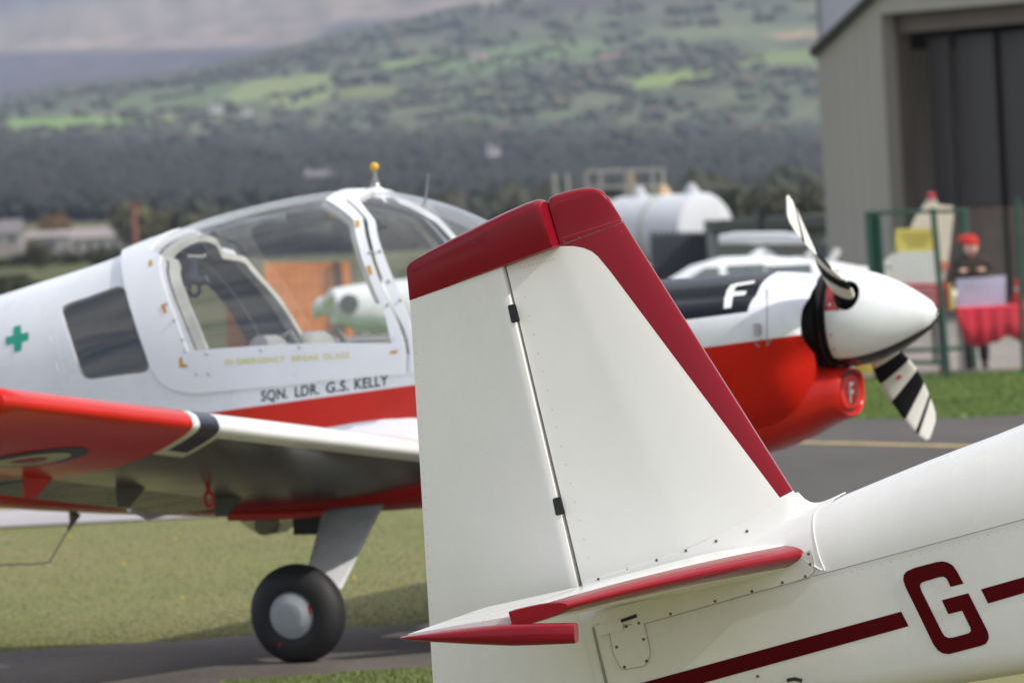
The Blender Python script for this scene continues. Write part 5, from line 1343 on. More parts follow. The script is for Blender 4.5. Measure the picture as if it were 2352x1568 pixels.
# ---- trees one can tell apart
def tree(label, x, yt, yb, wpx, Y, col, R, group='trees and bushes along the airfield edge', name='tree', cat='tree', lo=0.):
    b_ = W(x, yb, Y); t = W(x, yt, Y); w_ = wpx/FP*Y; zb = min(b_.z, gz(Y)) if Y < 1150 else b_.z; h = t.z-zb
    r = root(name, (b_.x, Y, zb), label, cat, group)
    V, F, C_ = [], [], []
    cl = []
    for k in range(26):
        a, e = R.uniform(0, 6.28), R.uniform(-.9, 1); rr = R.uniform(.35, .8)
        cl.append((Vector((math.cos(a)*rr*math.sqrt(1-e*e)*w_/2, math.sin(a)*rr*math.sqrt(1-e*e)*w_/2, h*(.58-.12*lo)+e*rr*h*(.42+.1*lo))), R.uniform(.16, .3)*w_, R.uniform(.65, 1.35)))
    for c, cr, br in cl:
        for _ in range(70):
            d = Vector((R.gauss(0, 1), R.gauss(0, 1), R.gauss(0, 1))).normalized(); p = Vector((b_.x, Y, zb))+c+d*cr*R.uniform(.6, 1.05); p.z = max(p.z, zb+.02*h)
            if p.z > t.z: p.z = t.z-R.random()*.04*h
            n_ = (d+Vector((R.uniform(-.6, .6), R.uniform(-.6, .6), R.uniform(-.2, .8)))).normalized(); u_ = n_.orthogonal().normalized(); v_ = n_.cross(u_); s = w_*R.uniform(.02, .05); k = len(V)
            V += [p+u_*s, p+v_*s, p-u_*s, p-v_*s]; F.append((k, k+1, k+2, k+3)); m = br*R.uniform(.8, 1.2); C_ += [(col[0]*m, col[1]*m, col[2]*m, 1)]*4
    b0 = base_of(r); me = bpy.data.meshes.new('crown'); me.from_pydata([tuple(v-b0) for v in V], [], F); at_ = me.attributes.new('cover', 'FLOAT_COLOR', 'POINT'); at_.data.foreach_set('color', [v for c in C_ for v in c]); me.materials.append(M_blade)
    o = bpy.data.objects.new('crown', me); COL.objects.link(o); o.parent = r
    mb = MB(); O = Vector((b_.x, Y, zb)); mb.tube([O, O+Vector((0, 0, h*.35)), O+Vector((w_*.03, 0, h*.7))], [w_*.03, w_*.022, w_*.01], 7)
    for k in range(5): c = cl[k][0]; mb.tube([O+Vector((0, 0, h*.25)), O+c*.9], [w_*.014, w_*.005], 5)
    mb.build('trunk', M_bark, r); return r
M_bark = plain('bark', (.09, .07, .05), .9)
R = random.Random(5)
for L in [
 ('rusty orange tree rising behind the roof of the stone barn', 127, 488, 575, 88, 1110, (.17, .095, .03)),
 ('olive brown round tree to the right of the red pole', 350, 490, 585, 130, 640, (.085, .08, .040)),
 ('yellow green tree crown behind the red pole', 305, 455, 560, 110, 900, (.13, .125, .05)),
 ('tall bushy brown green tree left of the bubble canopy', 430, 468, 585, 150, 700, (.10, .088, .045)),
 ('dark bush in front of the stone barn', 88, 552, 612, 68, 480, (.06, .06, .030)),
 ('dark green tree touching the rear slope of the canopy', 510, 470, 560, 110, 900, (.045, .055, .03)),
 ('small dark bush under the long farm building', 250, 568, 600, 90, 480, (.05, .055, .03)),
 ('dark bush on the field at the left edge above the rear body', 30, 632, 676, 100, 300, (.05, .055, .028)),
 ('olive bush showing above the front slope of the windscreen', 985, 452, 520, 80, 900, (.13, .12, .05)),
 ('olive bush between the windscreen and the red fin tip', 1150, 470, 560, 130, 800, (.085, .09, .045)),
 ('olive brown tree behind the rail frame', 1330, 458, 550, 110, 800, (.08, .08, .045)),
 ('dark olive tree left of the hangar corner', 1840, 432, 540, 170, 420, (.062, .062, .034)),
 ('dark olive tree above the white tank end', 1700, 436, 545, 150, 430, (.055, .060, .034)),
 ('dark tree behind the tanks, right of the rail frame', 1575, 440, 540, 120, 450, (.05, .055, .034)),
 ('bright green hedge bush at the foot of the left tank', 1478, 570, 625, 40, 135, (.10, .16, .03)),
]: tree(*L[:6], L[6], R)
# clipped hedge line across the fields
def hedge(label, pts, h, Y, col, R):
    V, F, C_ = [], [], []
    a, b_ = pts; n = 2200
    A0, B0 = grz(*a), grz(*b_)
    O = (A0+B0)/2; r = None
    for _ in range(n):
        t = R.random(); p = A0.lerp(B0, t); hh = h*(1+.35*noise.noise(Vector((t*14, 1, Y)))); p = p+Vector((0, R.uniform(-1, 1), R.random()**.7*hh)); d = Vector((R.gauss(0, 1), R.gauss(0, 1)-.6, R.gauss(0, 1)+.4)).normalized(); u_ = d.orthogonal().normalized(); v_ = d.cross(u_); s = R.uniform(.12, .28); k = len(V)
        V += [p+u_*s, p+v_*s, p-u_*s, p-v_*s]; F.append((k, k+1, k+2, k+3)); m = R.uniform(.6, 1.3); C_ += [(col[0]*m, col[1]*m, col[2]*m, 1)]*4
    me = bpy.data.meshes.new('hedge'); me.from_pydata([tuple(v-O) for v in V], [], F); at_ = me.attributes.new('cover', 'FLOAT_COLOR', 'POINT'); at_.data.foreach_set('color', [v for c in C_ for v in c]); me.materials.append(M_blade)
    o = bpy.data.objects.new('hedge', me); COL.objects.link(o); o.location = O; tag(o, label, 'hedge', 'hedges across the fields')
hedge('long dark hedge in front of the farm buildings', ((-120, 624), (560, 586)), 1.0, 1, (.05, .055, .028), R)
hedge('lower dark hedge across the field behind the rear body', ((-120, 690), (200, 664)), .35, 2, (.055, .06, .03), R)
hedge('dark hedge seen through the canopy at the far side of the field', ((380, 600), (1500, 548)), 1.2, 3, (.05, .055, .032), R)

# ---- big blue grey shed behind the hangar roof
r = root('building', (W(1960, 300, 175).x, 185, gz(175)), 'pale blue grey building rising behind the hangar roof', 'building')
a, b_ = W(1884, 60, 175), W(2120, -60, 175); mb = MB(); sk = Vector((.052, 1, 0)); mb.box(Vector(((a.x+b_.x)/2, 175, (b_.z+gz(175))/2))+sk*10, b_.x-a.x, 20, b_.z-gz(175), (XW, sk, ZW)); mb.build('wall', plain('blue_cladding', (.26, .28, .33), .5, var=.05), r, smooth=False)
mb = MB(); mb.box((a.x-.03, 174.9, (b_.z+gz(175))/2), .10, .2, b_.z-gz(175)); mb.build('corner_trim', plain('dark_trim', (.13, .14, .17), .5), r, smooth=False)
# ---- low dark green building left of the hangar
r = root('building', (W(1780, 600, 142).x, 144, gz(142)), 'low grey building with dark flat roof between the tanks and the hangar', 'building')
def bx_(name, x0, x1, yt, yb, Y, dep, mat, par, ground_=False, bev=0):
    a, b_ = W(x0, yb, Y), W(x1, yt, Y); a = W((x0+x1)/2, yb, Y).z if not ground_ else gz(Y); xa = W(x0, (yt+yb)/2, Y).x; xb = W(x1, (yt+yb)/2, Y).x; zt = W((x0+x1)/2, yt, Y).z
    mb = MB(); c_ = ((xa+xb)/2, Y+dep/2, (a+zt)/2)
    (mb.bbox(c_, abs(xb-xa), dep, zt-a, bev) if bev else mb.box(c_, abs(xb-xa), dep, zt-a)); return mb.build(name, mat, par, smooth=bool(bev))
bx_('wall', 1640, 1925, 528, 620, 142, 5, plain('grey_wall', (.24, .26, .25), .7, var=.1), r, True)
bx_('roof', 1636, 1925, 500, 526.5, 141.6, 6, plain('dark_green_roof', (.045, .055, .052), .6), r)
bx_('window', 1870, 1905, 560, 600, 141.8, .1, M_wdark, r)
bx_('flue', 1741, 1760, 478, 505, 143, .3, M_black, r)
pp = bx_('post', 1744, 1757, 500, 620, 138, .12, M_black, None, True); tag(pp, 'short black post in front of the low grey building', 'post')
# ---- tanks
def tank(label, x, y, rpx, Y, L, ang, side=True):
    c = W(x, y, Y); rr = rpx/FP*Y; d = Vector((math.sin(ang), math.cos(ang), 0)); zg = gz(Y); r = root('storage_tank', (c.x, c.y, zg), label, 'tank', 'white tanks behind the parked aircraft')
    mb = MB(); mb.lathe(c, d, [(0, .01), (-.05, rr*.3), (-.02, rr*.9), (.0, rr*.96), (.06, rr), (L, rr), (L+.05, rr*.9), (L+.08, .02)], 40); mb.build('shell', M_tank, r)
    mb = MB(); mb.lathe(c+d*L*.45, d, [(0, rr*1.001), (0, rr*1.02), (.1, rr*1.02), (.1, rr*1.001)], 40); mb.build('strap', plain('tank_strap', (.45, .45, .38), .6), r)
    for k, (t, m) in enumerate(((.15, M_tank), (.5, M_tan), (.8, M_tank))):
        mb = MB(); p = c+d*L*t+Vector((0, 0, rr*.96)); mb.lathe(p, (0, 0, 1), [(-.05, .17), (.12, .17), (.14, .10), (.22, .10), (.25, .02)], 14); mb.build('hatch', m, r)
    for t in (.15, .8):
        mb = MB(); p = c+d*L*t; mb.box((p.x, p.y, (zg+p.z-rr*.75)/2), rr*1.2, .35, p.z-rr*.75-zg); mb.build('saddle', M_darkint, r)
    return r, c, rr, d
M_tank = plain('tank_white', (.60, .61, .65), .4, var=.06, sc=1.5); M_tan = plain('tan_fitting', (.62, .45, .26), .6)
tank('white cylindrical tank with its round end facing the camera, dark slatted box below', 1622, 534, 92, 150, 2.6, math.radians(-42))
tank('white cylindrical tank left of the round ended one', 1478, 556, 82, 156, 2.4, math.radians(-40))
tank('white cylindrical tank farthest left, mostly behind the red fin tip', 1392, 562, 78, 160, 2.4, math.radians(-40))
tr = root('crate', (W(1567, 600, 147).x, 147.5, gz(147)), 'dark slatted bund wall under the white tank end', 'bund')
bx_('core', 1497, 1640, 538, 640, 147.2, 1.2, plain('slat_dark', (.035, .038, .05), .7), tr, True)
for k in range(11): bx_('slat', 1497+k*13.1, 1506+k*13.1, 532, 640, 147, .1, plain('slat', (.07, .075, .09), .6) if k == 0 else bpy.data.materials['slat'], tr, True)
fr_ = root('rail_frame', (W(1430, 600, 152).x, 152, gz(152)), 'pale steel guard rail frame standing over the tanks', 'railing')
M_rail = plain('galvanised', (.27, .26, .24), .6)
def bar(p, q, Y, r_, mat, par, name='rail'): a, b_ = W(*p, Y), W(*q, Y); MB().tube([a, b_], r_, 6).build(name, mat, par)
for y0 in (395, 432, 466): bar((1342, y0+1), (1522, y0-6), 152, .035, M_rail, fr_)
for x0 in (1345, 1378, 1438, 1497, 1522): bar((x0, 392-(x0-1342)*.035), (x0+2, 468-(x0-1342)*.035), 152, .04, M_rail, fr_, 'upright')
for x0 in (1347, 1382, 1440): MB().tube([W(x0, 466, 152), Vector((W(x0, 466, 152).x+.05, 152, gz(152)))], .05, 6).build('leg', M_rail, fr_)
for x0 in (1274, 1300):
    pass
mb = MB(); a = W(1448, 395, 152.3); mb.tube([Vector((a.x+.05, a.y, gz(152))), a], .07, 8); tag(mb.build('pole', plain('tan_pole', (.35, .27, .18), .7)), 'tan pole rising through the guard rail frame', 'pole')
for k, x0 in enumerate((1272, 1302)):
    a = W(x0, 398, 158); mb = MB(); mb.tube([Vector((a.x+.03, a.y, gz(158))), a], .045, 6); tag(mb.build('pole', M_rail), ('thin grey pole left of the red fin tip', 'thin grey pole behind the red fin tip, nearer the rail frame')[k], 'pole')

# ---- parked aircraft beyond
def ploft(name, secs, mat, par, org, F_, S_, sharp=50):
    rings = []
    for f, w_, u0, u1 in secs:
        rings.append([org+F_*f+S_*(w_*math.copysign(abs(math.cos(t))**.8, math.cos(t)))+ZW*((u0+u1)/2+(u1-u0)/2*math.copysign(abs(math.sin(t))**.8, math.sin(t))) for t in [2*math.pi*k/28 for k in range(28)]])
    return MB().rings(rings).build(name, mat, par, sharp=sharp)
M_pw = paint('parked_white', (.80, .81, .82), .45, .0, dirt=.05, spec=.2)
M_pg = plain('parked_glass', (.12, .14, .15), .08, coat=.3)
def low_wing(label, nose, Y, zoff, yaw, scale=1., fin=True, span=4.6, rear=1.):
    rf = lambda f: f if f > -3.2 else -3.2+(f+3.2)*rear
    a = math.radians(yaw); F_ = Vector((-math.cos(a), -math.sin(a), 0)); S_ = Vector((F_.y, -F_.x, 0)); S_ = Vector((-F_.y, F_.x, 0)); zg = gz(Y)
    org = Vector((nose.x, nose.y, zg)); r = root('parked_aircraft', (nose.x, nose.y, zg), label, 'aircraft', 'aircraft parked beyond the apron')
    g = lambda f, s, u: org+F_*rf(f)*scale+S_*s*scale+ZW*(u*scale+zoff)
    secs = [(-.0, .03, .96, 1.02), (-.10, .12, .88, 1.10), (-.26, .16, .82, 1.15), (-.28, .36, .72, 1.22), (-.6, .42, .62, 1.26), (-1.3, .48, .52, 1.30), (-1.9, .52, .48, 1.32), (-3.2, .50, .48, 1.28), (-4.2, .36, .60, 1.18), (-5.4, .2, .78, 1.06), (-6.4, .06, .92, 1.0)]
    ploft('fuselage', [(rf(f)*scale, w_*scale, u0*scale, u1*scale) for f, w_, u0, u1 in secs], M_pw, r, org+ZW*zoff, F_, S_)
    cab = [(-1.35, .30, 1.15, 1.26), (-1.75, .42, 1.15, 1.48), (-2.1, .46, 1.15, 1.56), (-2.6, .46, 1.15, 1.55), (-3.2, .42, 1.12, 1.46), (-3.8, .34, 1.1, 1.34), (-4.3, .26, 1.05, 1.2)]
    ploft('cabin', [(f*scale, w_*scale, u0*scale, u1*scale) for f, w_, u0, u1 in cab], M_pw, r, org+ZW*zoff, F_, S_)
    for sg in (1, -1):
        for (f0, f1, u0, u1, fs) in ((-1.50, -1.98, 1.27, 1.45, .32), (-2.08, -2.50, 1.28, 1.46, .0), (-2.60, -3.05, 1.29, 1.43, -.12)):
            q = [g(f0, sg*.465, u0), g(f1, sg*.485, u0), g(f1+.0, sg*.452, u1), g(f0-fs, sg*.44, u1)]
            nn = (q[1]-q[0]).cross(q[2]-q[0]).normalized(); nn = nn if nn.dot(S_*sg) > 0 else -nn
            v, f = prism([p+nn*.01 for p in q], nn, .06); obj('window', v, f, M_pg, r, smooth=False)
        mb = MB(); rings = []
        for s in (.4, span): ch = 1.5; rings.append([g(-1.9-c*ch, sg*s, .56+.09*s+h) for c, h in ((0, 0), (.1, .07), (.4, .10), (1, .0), (.4, -.05), (.1, -.04))])
        mb.rings(rings); mb.build('wing', M_pw, r)
        mb = MB(); mb.rings([[g(f, sg*s, .98+h) for f, h in ((-5.6, 0), (-5.8, .04), (-6.4, 0), (-5.8, -.03))] for s in (.05, 1.5)]); mb.build('tailplane', M_pw, r)
        c_ = g(-2.5, sg*1.2, 0); c_.z = zg+.2; MB().lathe(c_-S_*.07, S_, [(0, .08), (0, .16), (.03, .2), (.11, .2), (.14, .16), (.14, .08)], 20).build('main_wheel', M_tyre, r); MB().tube([c_, g(-2.5, sg*1.1, .6)], .04, 8).build('gear_leg', M_pw, r)
    mb = MB(); mb.rings([[g(f, t*k, u if fin else 1+(u-1)*.3) for k, (f, u) in zip((0, 1, 0, -1), ((f0, u), ((f0+f1)/2, u), (f1, u), ((f0+f1)/2, u)))] for f0, f1, u, t in ((-5.2, -6.4, 1.0, .05), (-5.9, -6.6, 2.1, .03))]); mb.build('tail_fin', M_pw, r)
    c_ = g(-.75, 0, 0); c_.z = zg+.17; MB().lathe(c_-S_*.06, S_, [(0, .07), (0, .13), (.03, .17), (.09, .17), (.12, .13), (.12, .07)], 20).build('nose_wheel', M_tyre, r); MB().tube([c_, g(-.75, 0, .7)], .035, 8).build('nose_leg', M_pw, r)
    for k in (1, -1):
        mb = MB(); ax_ = (S_*.95+ZW*.2).normalized(); mb.tube([g(-.16, 0, .99), g(-.16, 0, .99)+ax_*k*.45*scale, g(-.16, 0, .99)+ax_*k*.85*scale], [.05, .06, .02], 6); mb.build('propeller_blade', M_pw, r)
    mb = MB(); mb.lathe(g(-.45, .40, 1.0), S_, [(-.05, .10), (.02, .10), (.021, .08)], 16); mb.build('cowl_inlet', M_darkint, r)
    return r
n1p = W(718, 708, 72); low_wing('white aircraft nose seen through the canopy glass, in front of the orange box', n1p, 72, .44, 12, scale=.75, fin=False, span=2., rear=.5)
n2p = W(1245, 660, 78); low_wing('white low wing aircraft whose cabin shows above the black top of the engine cowling', n2p, 78, -.10, 8, fin=False, rear=.35)
# high wing machine behind it
r = root('parked_aircraft', (W(1760, 700, 92).x, 92, gz(92)), 'white high wing aircraft with wing strut, behind the low wing cabin', 'aircraft')
mb = MB(); rings = []
for x0, Y, th in ((1652, 95, .05), (1690, 94, .09), (1800, 91, .09), (1848, 90, .05)):
    c = W(x0, 553, Y); rings.append([c+YW*(-.7)+ZW*(-.02), c+YW*(-.5)+ZW*th, c+ZW*(th+.03), c+YW*.7, c-ZW*.05])
mb.rings(rings); mb.build('wing', M_pw, r)
org = W(1600, 640, 92.5); ploft('fuselage', [(0, .1, -.1, .05), (.3, .4, -.35, .15), (1.0, .5, -.5, .22), (1.4, .5, -.5, .22), (1.8, .45, -.45, .15), (2.2, .3, -.3, .05), (2.6, .08, -.1, .0)], M_pw, r, org, XW, YW)
bar((1836, 612), (1872, 570), 91, .05, M_pw, r, 'wing_strut'); bar((1896, 618), (1926, 572), 91.5, .05, M_pw, r, 'wing_strut'); 
c = W(1750, 600, 91); MB().lathe(c-ZW*.1, ZW, [(0, .22), (.1, .22), (.2, .17), (.27, .05)], 16).build('cabin_top', M_pw, r)
MB().tube([W(1640, 700, 92.5), Vector((W(1640, 700, 92.5).x, 92.5, gz(92)))], .06, 6).build('gear_leg', M_pw, r); MB().tube([W(1800, 700, 92.5), Vector((W(1800, 700, 92.5).x, 92.5, gz(92)))], .06, 6).build('gear_leg', M_pw, r)

# ---- orange slatted box beyond the canopy
r = root('box_trailer', (W(710, 700, 96).x, 96.6, gz(96)), 'orange wood slatted box standing on the field, seen through the canopy', 'trailer')
bx_('body', 612, 806, 606, 800, 96.1, 1.2, plain('orange_dark', (.30, .11, .04), .7), r, True)
M_or = plain('orange_plank', (.80, .27, .055), .65, var=.2, sc=2.5)
for k in range(11):
    if k == 9: continue
    bx_('plank', 612+k*17.8, 628+k*17.8, 603, 800, 96, .06, M_or, r, True)
bx_('corner_post', 771, 779, 600, 800, 95.93, .06, M_darkint, r, True)
bx_('side_panel', 520, 610, 684, 800, 96.3, .8, plain('orange_low', (.40, .16, .07), .7), r, True)

# ---- fence, stall, signs, person
M_fg = plain('fence_green', (.015, .065, .045), .5)
fe = root('fence', (W(2160, 835, 75).x, 75, gz(75)), 'dark green steel mesh fence in front of the stall', 'fence')
def post(x0, y0, x1, y1, Y=75, r_=.035): a = W(x0, y0, Y); b_ = W(x1, y1, Y); MB().tube([Vector((b_.x, b_.y, gz(Y)-.02)), a], r_, 8).build('post', M_fg, fe)
post(2143, 478, 2176, 836); post(2336, 455, 2352, 830, 75.5, .03); post(1992, 488, 2014, 838, 76, .03); post(2018, 488, 2040, 838, 76, .03); post(2213, 476, 2226, 640, 79, .045)
for (p, q, Y) in (((1990, 489), (2215, 484), 75.6), ((2060, 806), (2210, 800), 75.6), ((2060, 832), (2180, 832), 75.6)):
    bar(p, q, Y, .022, M_fg, fe, 'rail')
mesh = MB()
for k in range(9): mesh.tube([W(1994+k*3.2, 490, 76), W(2014+k*3.2, 836, 76)], .010, 4)
mesh.build('mesh_panel', M_fg, fe)
mesh = MB()
for k in range(30): mesh.tube([W(2040+k*10, 488, 75.7), W(2062+k*10, 806, 75.7)], .0022, 3)
for k in range(20): mesh.tube([W(2040, 495+k*16, 75.7), W(2345, 478+k*16, 75.7)], .0022, 3)
tag(mesh.build('wire_mesh', M_fg, fe), kind='stuff')
def board(name, label, cat, px, Y, mat, th=.02, lines=None, par=None, lc=(.3, .25, .05)):
    v, f = prism([W(x, y, Y) for x, y in px], Vector((0, -1, 0)), th); o = obj(name, v, f, mat, par, smooth=False)
    return o
ys = root('sign', (W(2100, 578, 75.2).x, 75.2, W(2100, 578, 75.2).z), 'yellow notice board with dark lettering on the green fence', 'sign')
M_ys = paint('yellow_sign', (.62, .52, .13), .6, 0, dirt=.05)
board('board', 0, 0, [(2056, 578), (2146, 575), (2146, 524), (2058, 526)], 75.2, M_ys, .02, par=ys)
M_ink = paint('ink', (.20, .18, .06), .6, 0)
for y, a, b_ in ((536, 2066, 2140), (545, 2070, 2138), (554, 2078, 2132), (563, 2086, 2126)): board('text_line', 0, 0, [(a, y+1), (b_, y+.4), (b_, y-1), (a, y-.4)], 75.19, M_ink, .004, par=ys)
wb = root('banner', (W(2100, 710, 76.6).x, 76.6, gz(76.6)), 'white board over a red and yellow banner behind the fence', 'banner')
board('white_board', 0, 0, [(2030, 600), (2050, 582), (2144, 580), (2152, 655), (2048, 655), (2044, 615), (2028, 612)], 76.6, plain('board_white', (.68, .67, .66), .6, var=.04), .03, par=wb)
board('red_banner', 0, 0, [(2052, 650), (2154, 652), (2154, 712), (2060, 712)], 76.55, plain('banner_red', (.52, .03, .06), .6), .02, par=wb)
for y in (662, 672, 682, 692): board('text_line', 0, 0, [(2066, y+1.5), (2148, y+1.5), (2148, y-1.5), (2066, y-1.5)], 76.54, plain('pale_ink', (.62, .45, .42), .6), .004, par=wb)
board('yellow_edge', 0, 0, [(2060, 712), (2154, 712), (2154, 718), (2060, 718)], 76.55, M_ys, .02, par=wb)
board('red_banner', 0, 0, [(2160, 650), (2186, 650), (2190, 714), (2166, 714)], 76.7, bpy.data.materials['banner_red'], .02, par=wb)
board('yellow_edge', 0, 0, [(2178, 652), (2187, 652), (2191, 712), (2182, 712)], 76.66, M_ys, .02, par=wb)
for x0 in (2056, 2150): MB().tube([W(x0, 600, 76.8), Vector((W(x0, 600, 76.8).x, 76.8, gz(76.8)))], .025, 6).build('leg', M_darkint, wb)
tf = root('parked_aircraft', (W(2140, 650, 82).x, 82, gz(82)), 'cream aircraft tail fin with red beacon on top, behind the yellow sign', 'aircraft')
M_crm = plain('cream_tail', (.66, .58, .46), .5, var=.04)
board('fin', 0, 0, [(2052, 600), (2080, 552), (2102, 500), (2118, 478), (2130, 458), (2148, 455), (2156, 470), (2150, 660), (2060, 650)], 82, M_crm, .09, par=tf)
board('rudder', 0, 0, [(2152, 470), (2188, 473), (2191, 490), (2180, 590), (2170, 640), (2160, 660), (2153, 660)], 82.02, M_crm, .06, par=tf)
board('trim_tab', 0, 0, [(2163, 600), (2180, 604), (2176, 622), (2163, 618)], 81.98, plain('pale_red', (.62, .16, .12), .5), .03, par=tf)
mb = MB(); mb.lathe(W(2139, 456, 82), ZW, [(0, .05), (.05, .05), (.075, .02)], 12); mb.build('beacon', paint('beacon_red', (.5, .02, .03), .3, .5), tf)
ploft('fuselage', [(-.55, .3, .35, 1.05), (-.3, .3, .4, 1.0), (0, .2, .6, .95), (.35, .08, .7, .9)], M_crm, tf, Vector((W(2140, 650, 82).x, 82.05, gz(82))), XW, YW)
MB().tube([Vector((W(2140, 650, 82).x, 82.05, gz(82))), Vector((W(2140, 650, 82).x, 82.05, gz(82)+.7))], .03, 6).build('tail_leg', M_darkint, tf)
lm = root('floodlight', (W(2032, 660, 76.2).x, 76.2, gz(76.2)), 'small round white lamp on a dark post beside the white board', 'lamp')
mb = MB(); mb.lathe(W(2031, 630, 76.2)+YW*.05, (0, -1, 0), [(0, .05), (.02, .075), (.06, .08), (.065, .02)], 18); mb.build('lamp_head', M_rend, lm); bx_('bracket', 2024, 2046, 612, 645, 76.25, .05, M_darkint, lm); MB().tube([W(2036, 640, 76.28), Vector((W(2036, 640, 76.28).x, 76.28, gz(76.2)))], .02, 6).build('post', M_darkint, lm)
# table
TY = 77.6; ztb = W(2270, 702, TY).z; zg = gz(TY); xa, xb = W(2192, 702, TY).x, W(2400, 702, TY).x
tb = root('table', ((xa+xb)/2, TY, zg), 'folding table under a red cloth beside the fence', 'table')
mb = MB(); mb.box(((xa+xb)/2, TY+.05, ztb-.03), xb-xa, .75, .03); mb.build('table_top', M_darkint, tb, smooth=False)
for a in (xa+.06, xb-.06):
    for b_ in (-.25, .35): MB().tube([Vector((a, TY+b_, ztb-.03)), Vector((a, TY+b_, zg))], .015, 6).build('leg', M_steel, tb)
def drape(name, label, px, mat):
    V, F = [], []; n = 26
    for k in range(n+1):
        t = k/n; x = lerp(px[0][0], px[-1][0], t); yb_ = itp(px, x)
        for j, (v, dy) in enumerate(((0, .62), (0, -.36), (.04, -.40), (.5, -.42), (1, -.44))):
            a = W(x, 701, TY-.4); bt = W(x, yb_, TY-.4); z = lerp(ztb+.004, bt.z, v); V.append(Vector((a.x, TY+dy+(.025*math.sin(t*38)*v), z)))
    for k in range(n):
        for j in range(4): F.append((k*5+j, k*5+j+1, k*5+j+6, k*5+j+5))
    o = obj(name, V, F, mat); m = o.modifiers.new('s', 'SOLIDIFY'); m.thickness = .006; return tag(o, label, 'tablecloth')
drape('tablecloth', 'red tablecloth hanging in folds over the front of the stall table', [(2198, 735), (2215, 790), (2235, 798), (2262, 790), (2285, 785), (2310, 770), (2340, 785), (2360, 810), (2400, 790)], plain('red_cloth', (.62, .02, .05), .8, var=.2, sc=2))
bs_ = board('display_panel', 0, 0, [(2200, 708), (2310, 699), (2310, 632), (2196, 641)], TY-.2, plain('lilac_print', (.50, .48, .66), .6, var=.15, sc=3), .02)
tag(bs_, 'pale lilac display panel standing on the red cloth in front of the person', 'display panel')
# small red and white thing at the right end
gn = root('ornament', (W(2338, 700, TY).x, TY-.1, ztb+.008), 'small red and white ornament on the right end of the red cloth', 'ornament')
c = Vector((W(2338, 700, TY).x, TY-.1, ztb+.008)); MB().lathe(c, ZW, [(0, .07), (.06, .075), (.12, .05), (.14, .04)], 14).build('body', plain('orn_red', (.5, .02, .03), .7), gn); MB().sphere(c+ZW*.17, .04, 10).build('face', M_rend, gn); MB().lathe(c+ZW*.19, ZW, [(0, .045), (.06, .03), (.10, .004)], 12).build('cap', bpy.data.materials['orn_red'], gn)
# person
PY = 78.6; pc = W(2236, 700, PY); px_ = pc.x; zg = gz(PY)
pr = root('person', (px_, PY, zg), 'person in a red wool hat and dark brown jacket behind the stall table', 'person')
zt = W(2226, 543, PY).z; hsc = (zt-zg)/1.62
def PV(x, y, z): return Vector((px_+x*hsc, PY+y*hsc, zg+z*hsc))
def skinmesh(name, verts, edges, radii, mat, parent, sub=2):
    b_ = base_of(parent); me = bpy.data.meshes.new(name); me.from_pydata([tuple(v-b_) for v in verts], edges, []); o = bpy.data.objects.new(name, me); COL.objects.link(o); o.parent = parent
    m = o.modifiers.new('skin', 'SKIN'); m.use_smooth_shade = True
    for i, r_ in enumerate(radii):
        s = me.skin_vertices[0].data[i]; s.radius = (r_, r_) if not isinstance(r_, tuple) else r_; s.use_root = (i == 0)
    sm = o.modifiers.new('sub', 'SUBSURF'); sm.levels = sub; sm.render_levels = sub; me.materials.append(mat); return o
M_jk = plain('brown_jacket', (.032, .019, .015), .85, var=.2); M_tr = plain('black_trousers', (.016, .016, .02), .8); M_sk = plain('skin', (.66, .40, .31), .55, var=.06); M_ht = plain('red_wool', (.60, .02, .02), .9, var=.15, sc=20)
# body: one continuous figure, pelvis first
bv = [PV(0, 0, .88), PV(0, -.02, 1.05), PV(0, -.04, 1.22), PV(0, -.05, 1.33), PV(0, -.07, 1.42), PV(.17, -.05, 1.31), PV(.25, -.12, 1.10), PV(.10, -.30, 1.20), PV(-.17, -.05, 1.31), PV(-.25, -.12, 1.10), PV(-.11, -.30, 1.20), PV(.09, 0, .82), PV(.10, -.02, .47), PV(.10, .0, .08), PV(-.09, 0, .82), PV(-.10, -.02, .47), PV(-.10, .0, .08), PV(.10, -.14, .04), PV(-.10, -.14, .04)]
be = [(0, 1), (1, 2), (2, 3), (3, 4), (3, 5), (5, 6), (6, 7), (3, 8), (8, 9), (9, 10), (0, 11), (11, 12), (12, 13), (0, 14), (14, 15), (15, 16), (13, 17), (16, 18)]
br_ = [.15, .15, .16, .13, .055, .075, .058, .042, .075, .058, .042, .09, .065, .045, .09, .065, .045, .04, .04]
skinmesh('body', bv, be, [r_*hsc for r_ in br_], M_jk, pr)
skinmesh('trousers', [PV(0, 0, .84), PV(.09, 0, .78), PV(.10, -.02, .47), PV(.10, .0, .10), PV(-.09, 0, .78), PV(-.10, -.02, .47), PV(-.10, .0, .10)], [(0, 1), (1, 2), (2, 3), (0, 4), (4, 5), (5, 6)], [.165*hsc, .105*hsc, .08*hsc, .062*hsc, .105*hsc, .08*hsc, .062*hsc], M_tr, pr)
hc_ = PV(.0, -.10, 1.49)
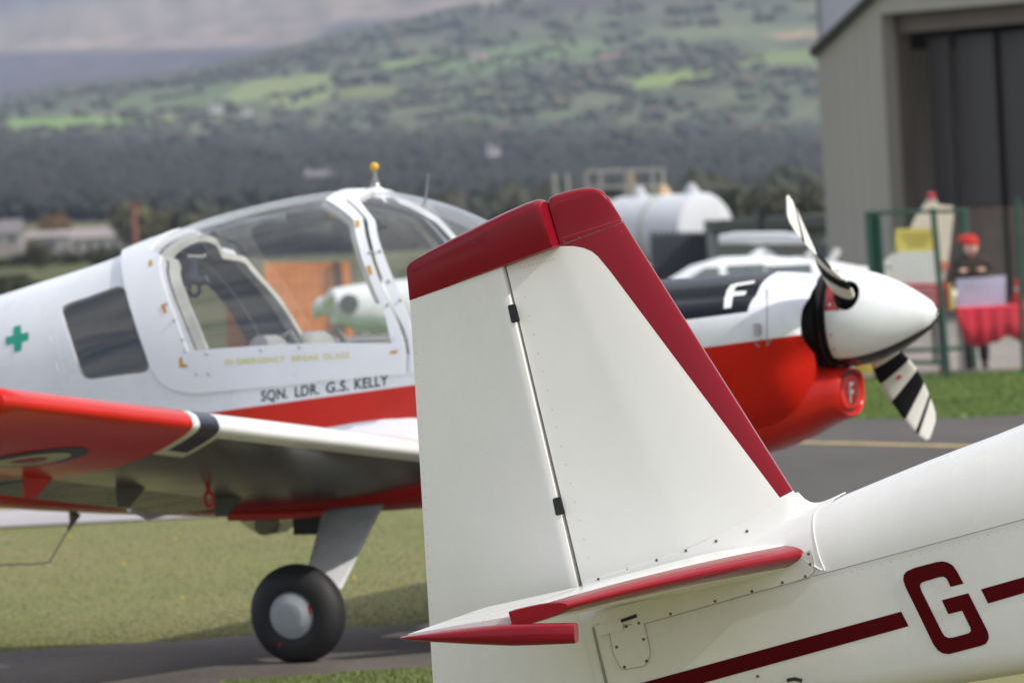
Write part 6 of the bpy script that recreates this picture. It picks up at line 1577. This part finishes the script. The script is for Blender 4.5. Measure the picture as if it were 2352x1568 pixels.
mb = MB(); mb.sphere(hc_, .088*hsc, 18, sc=(.88, 1, 1.2)); mb.sphere(hc_+Vector((.012, -.092, -.01))*hsc, .016*hsc, 8, sc=(.7, 1, 1.3)); mb.sphere(hc_+Vector((.078, 0, -.01))*hsc, .02*hsc, 8, sc=(.5, 1, 1.3)); mb.sphere(hc_+Vector((-.078, 0, -.01))*hsc, .02*hsc, 8, sc=(.5, 1, 1.3)); mb.lathe(hc_+Vector((0, .03, -.16))*hsc, ZW, [(0, .05*hsc), (.1*hsc, .048*hsc)], 12); hd_ = mb.build('head', M_sk, pr)
mb = MB()
for sx_ in (.032, -.032): mb.sphere(hc_+Vector((sx_, -.080, .018))*hsc, .010*hsc, 8)
mb.box(hc_+Vector((0, -.084, -.045))*hsc, .034*hsc, .008*hsc, .006*hsc); mb.build('eyes_and_mouth', M_darkint, hd_)
mb = MB(); mb.lathe(hc_+ZW*.030*hsc, ZW, [(0, .090*hsc), (.005*hsc, .097*hsc), (.035*hsc, .097*hsc), (.04*hsc, .093*hsc), (.08*hsc, .082*hsc), (.11*hsc, .055*hsc), (.125*hsc, .02*hsc)], 20); ht = mb.build('hat', M_ht, pr); MB().tube([hc_+Vector((-.03, 0, .10))*hsc, hc_+Vector((-.10, -.01, .115))*hsc, hc_+Vector((-.145, -.01, .085))*hsc], [.05*hsc, .04*hsc, .03*hsc], 10).build('hat_tail', M_ht, ht)
for sg, px0 in ((1, .10), (-1, -.13)):
    h0 = PV(px0, -.32, 1.22); mb = MB(); mb.sphere(h0+Vector((0, -.03, .0))*hsc, .042*hsc, 12, sc=(.9, 1.1, .6))
    for k in range(4):
        b0 = h0+Vector(((k-1.5)*.019, -.065, 0))*hsc; ln = (.055, .065, .06, .048)[k]*hsc; mb.tube([b0, b0+Vector((0, -ln*.55, .004)), b0+Vector((0, -ln*.9, -ln*.35))], [.010*hsc, .009*hsc, .007*hsc], 6)
    mb.tube([h0+Vector((-sg*.03, -.01, .0))*hsc, h0+Vector((-sg*.06, -.04, .005))*hsc, h0+Vector((-sg*.065, -.065, .0))*hsc], [.012*hsc, .010*hsc, .008*hsc], 6); mb.build('hand', M_sk, pr)
# yellow wheel chock like box near the grass, under the spinner
yb_ = grz(1985, 860); mb = MB(); mb.bbox(yb_+ZW*.09, .30, .25, .18, .02); tag(mb.build('box', plain('yellow_box', (.50, .40, .06), .6)), 'small yellow box on the grass just below the spinner', 'box')
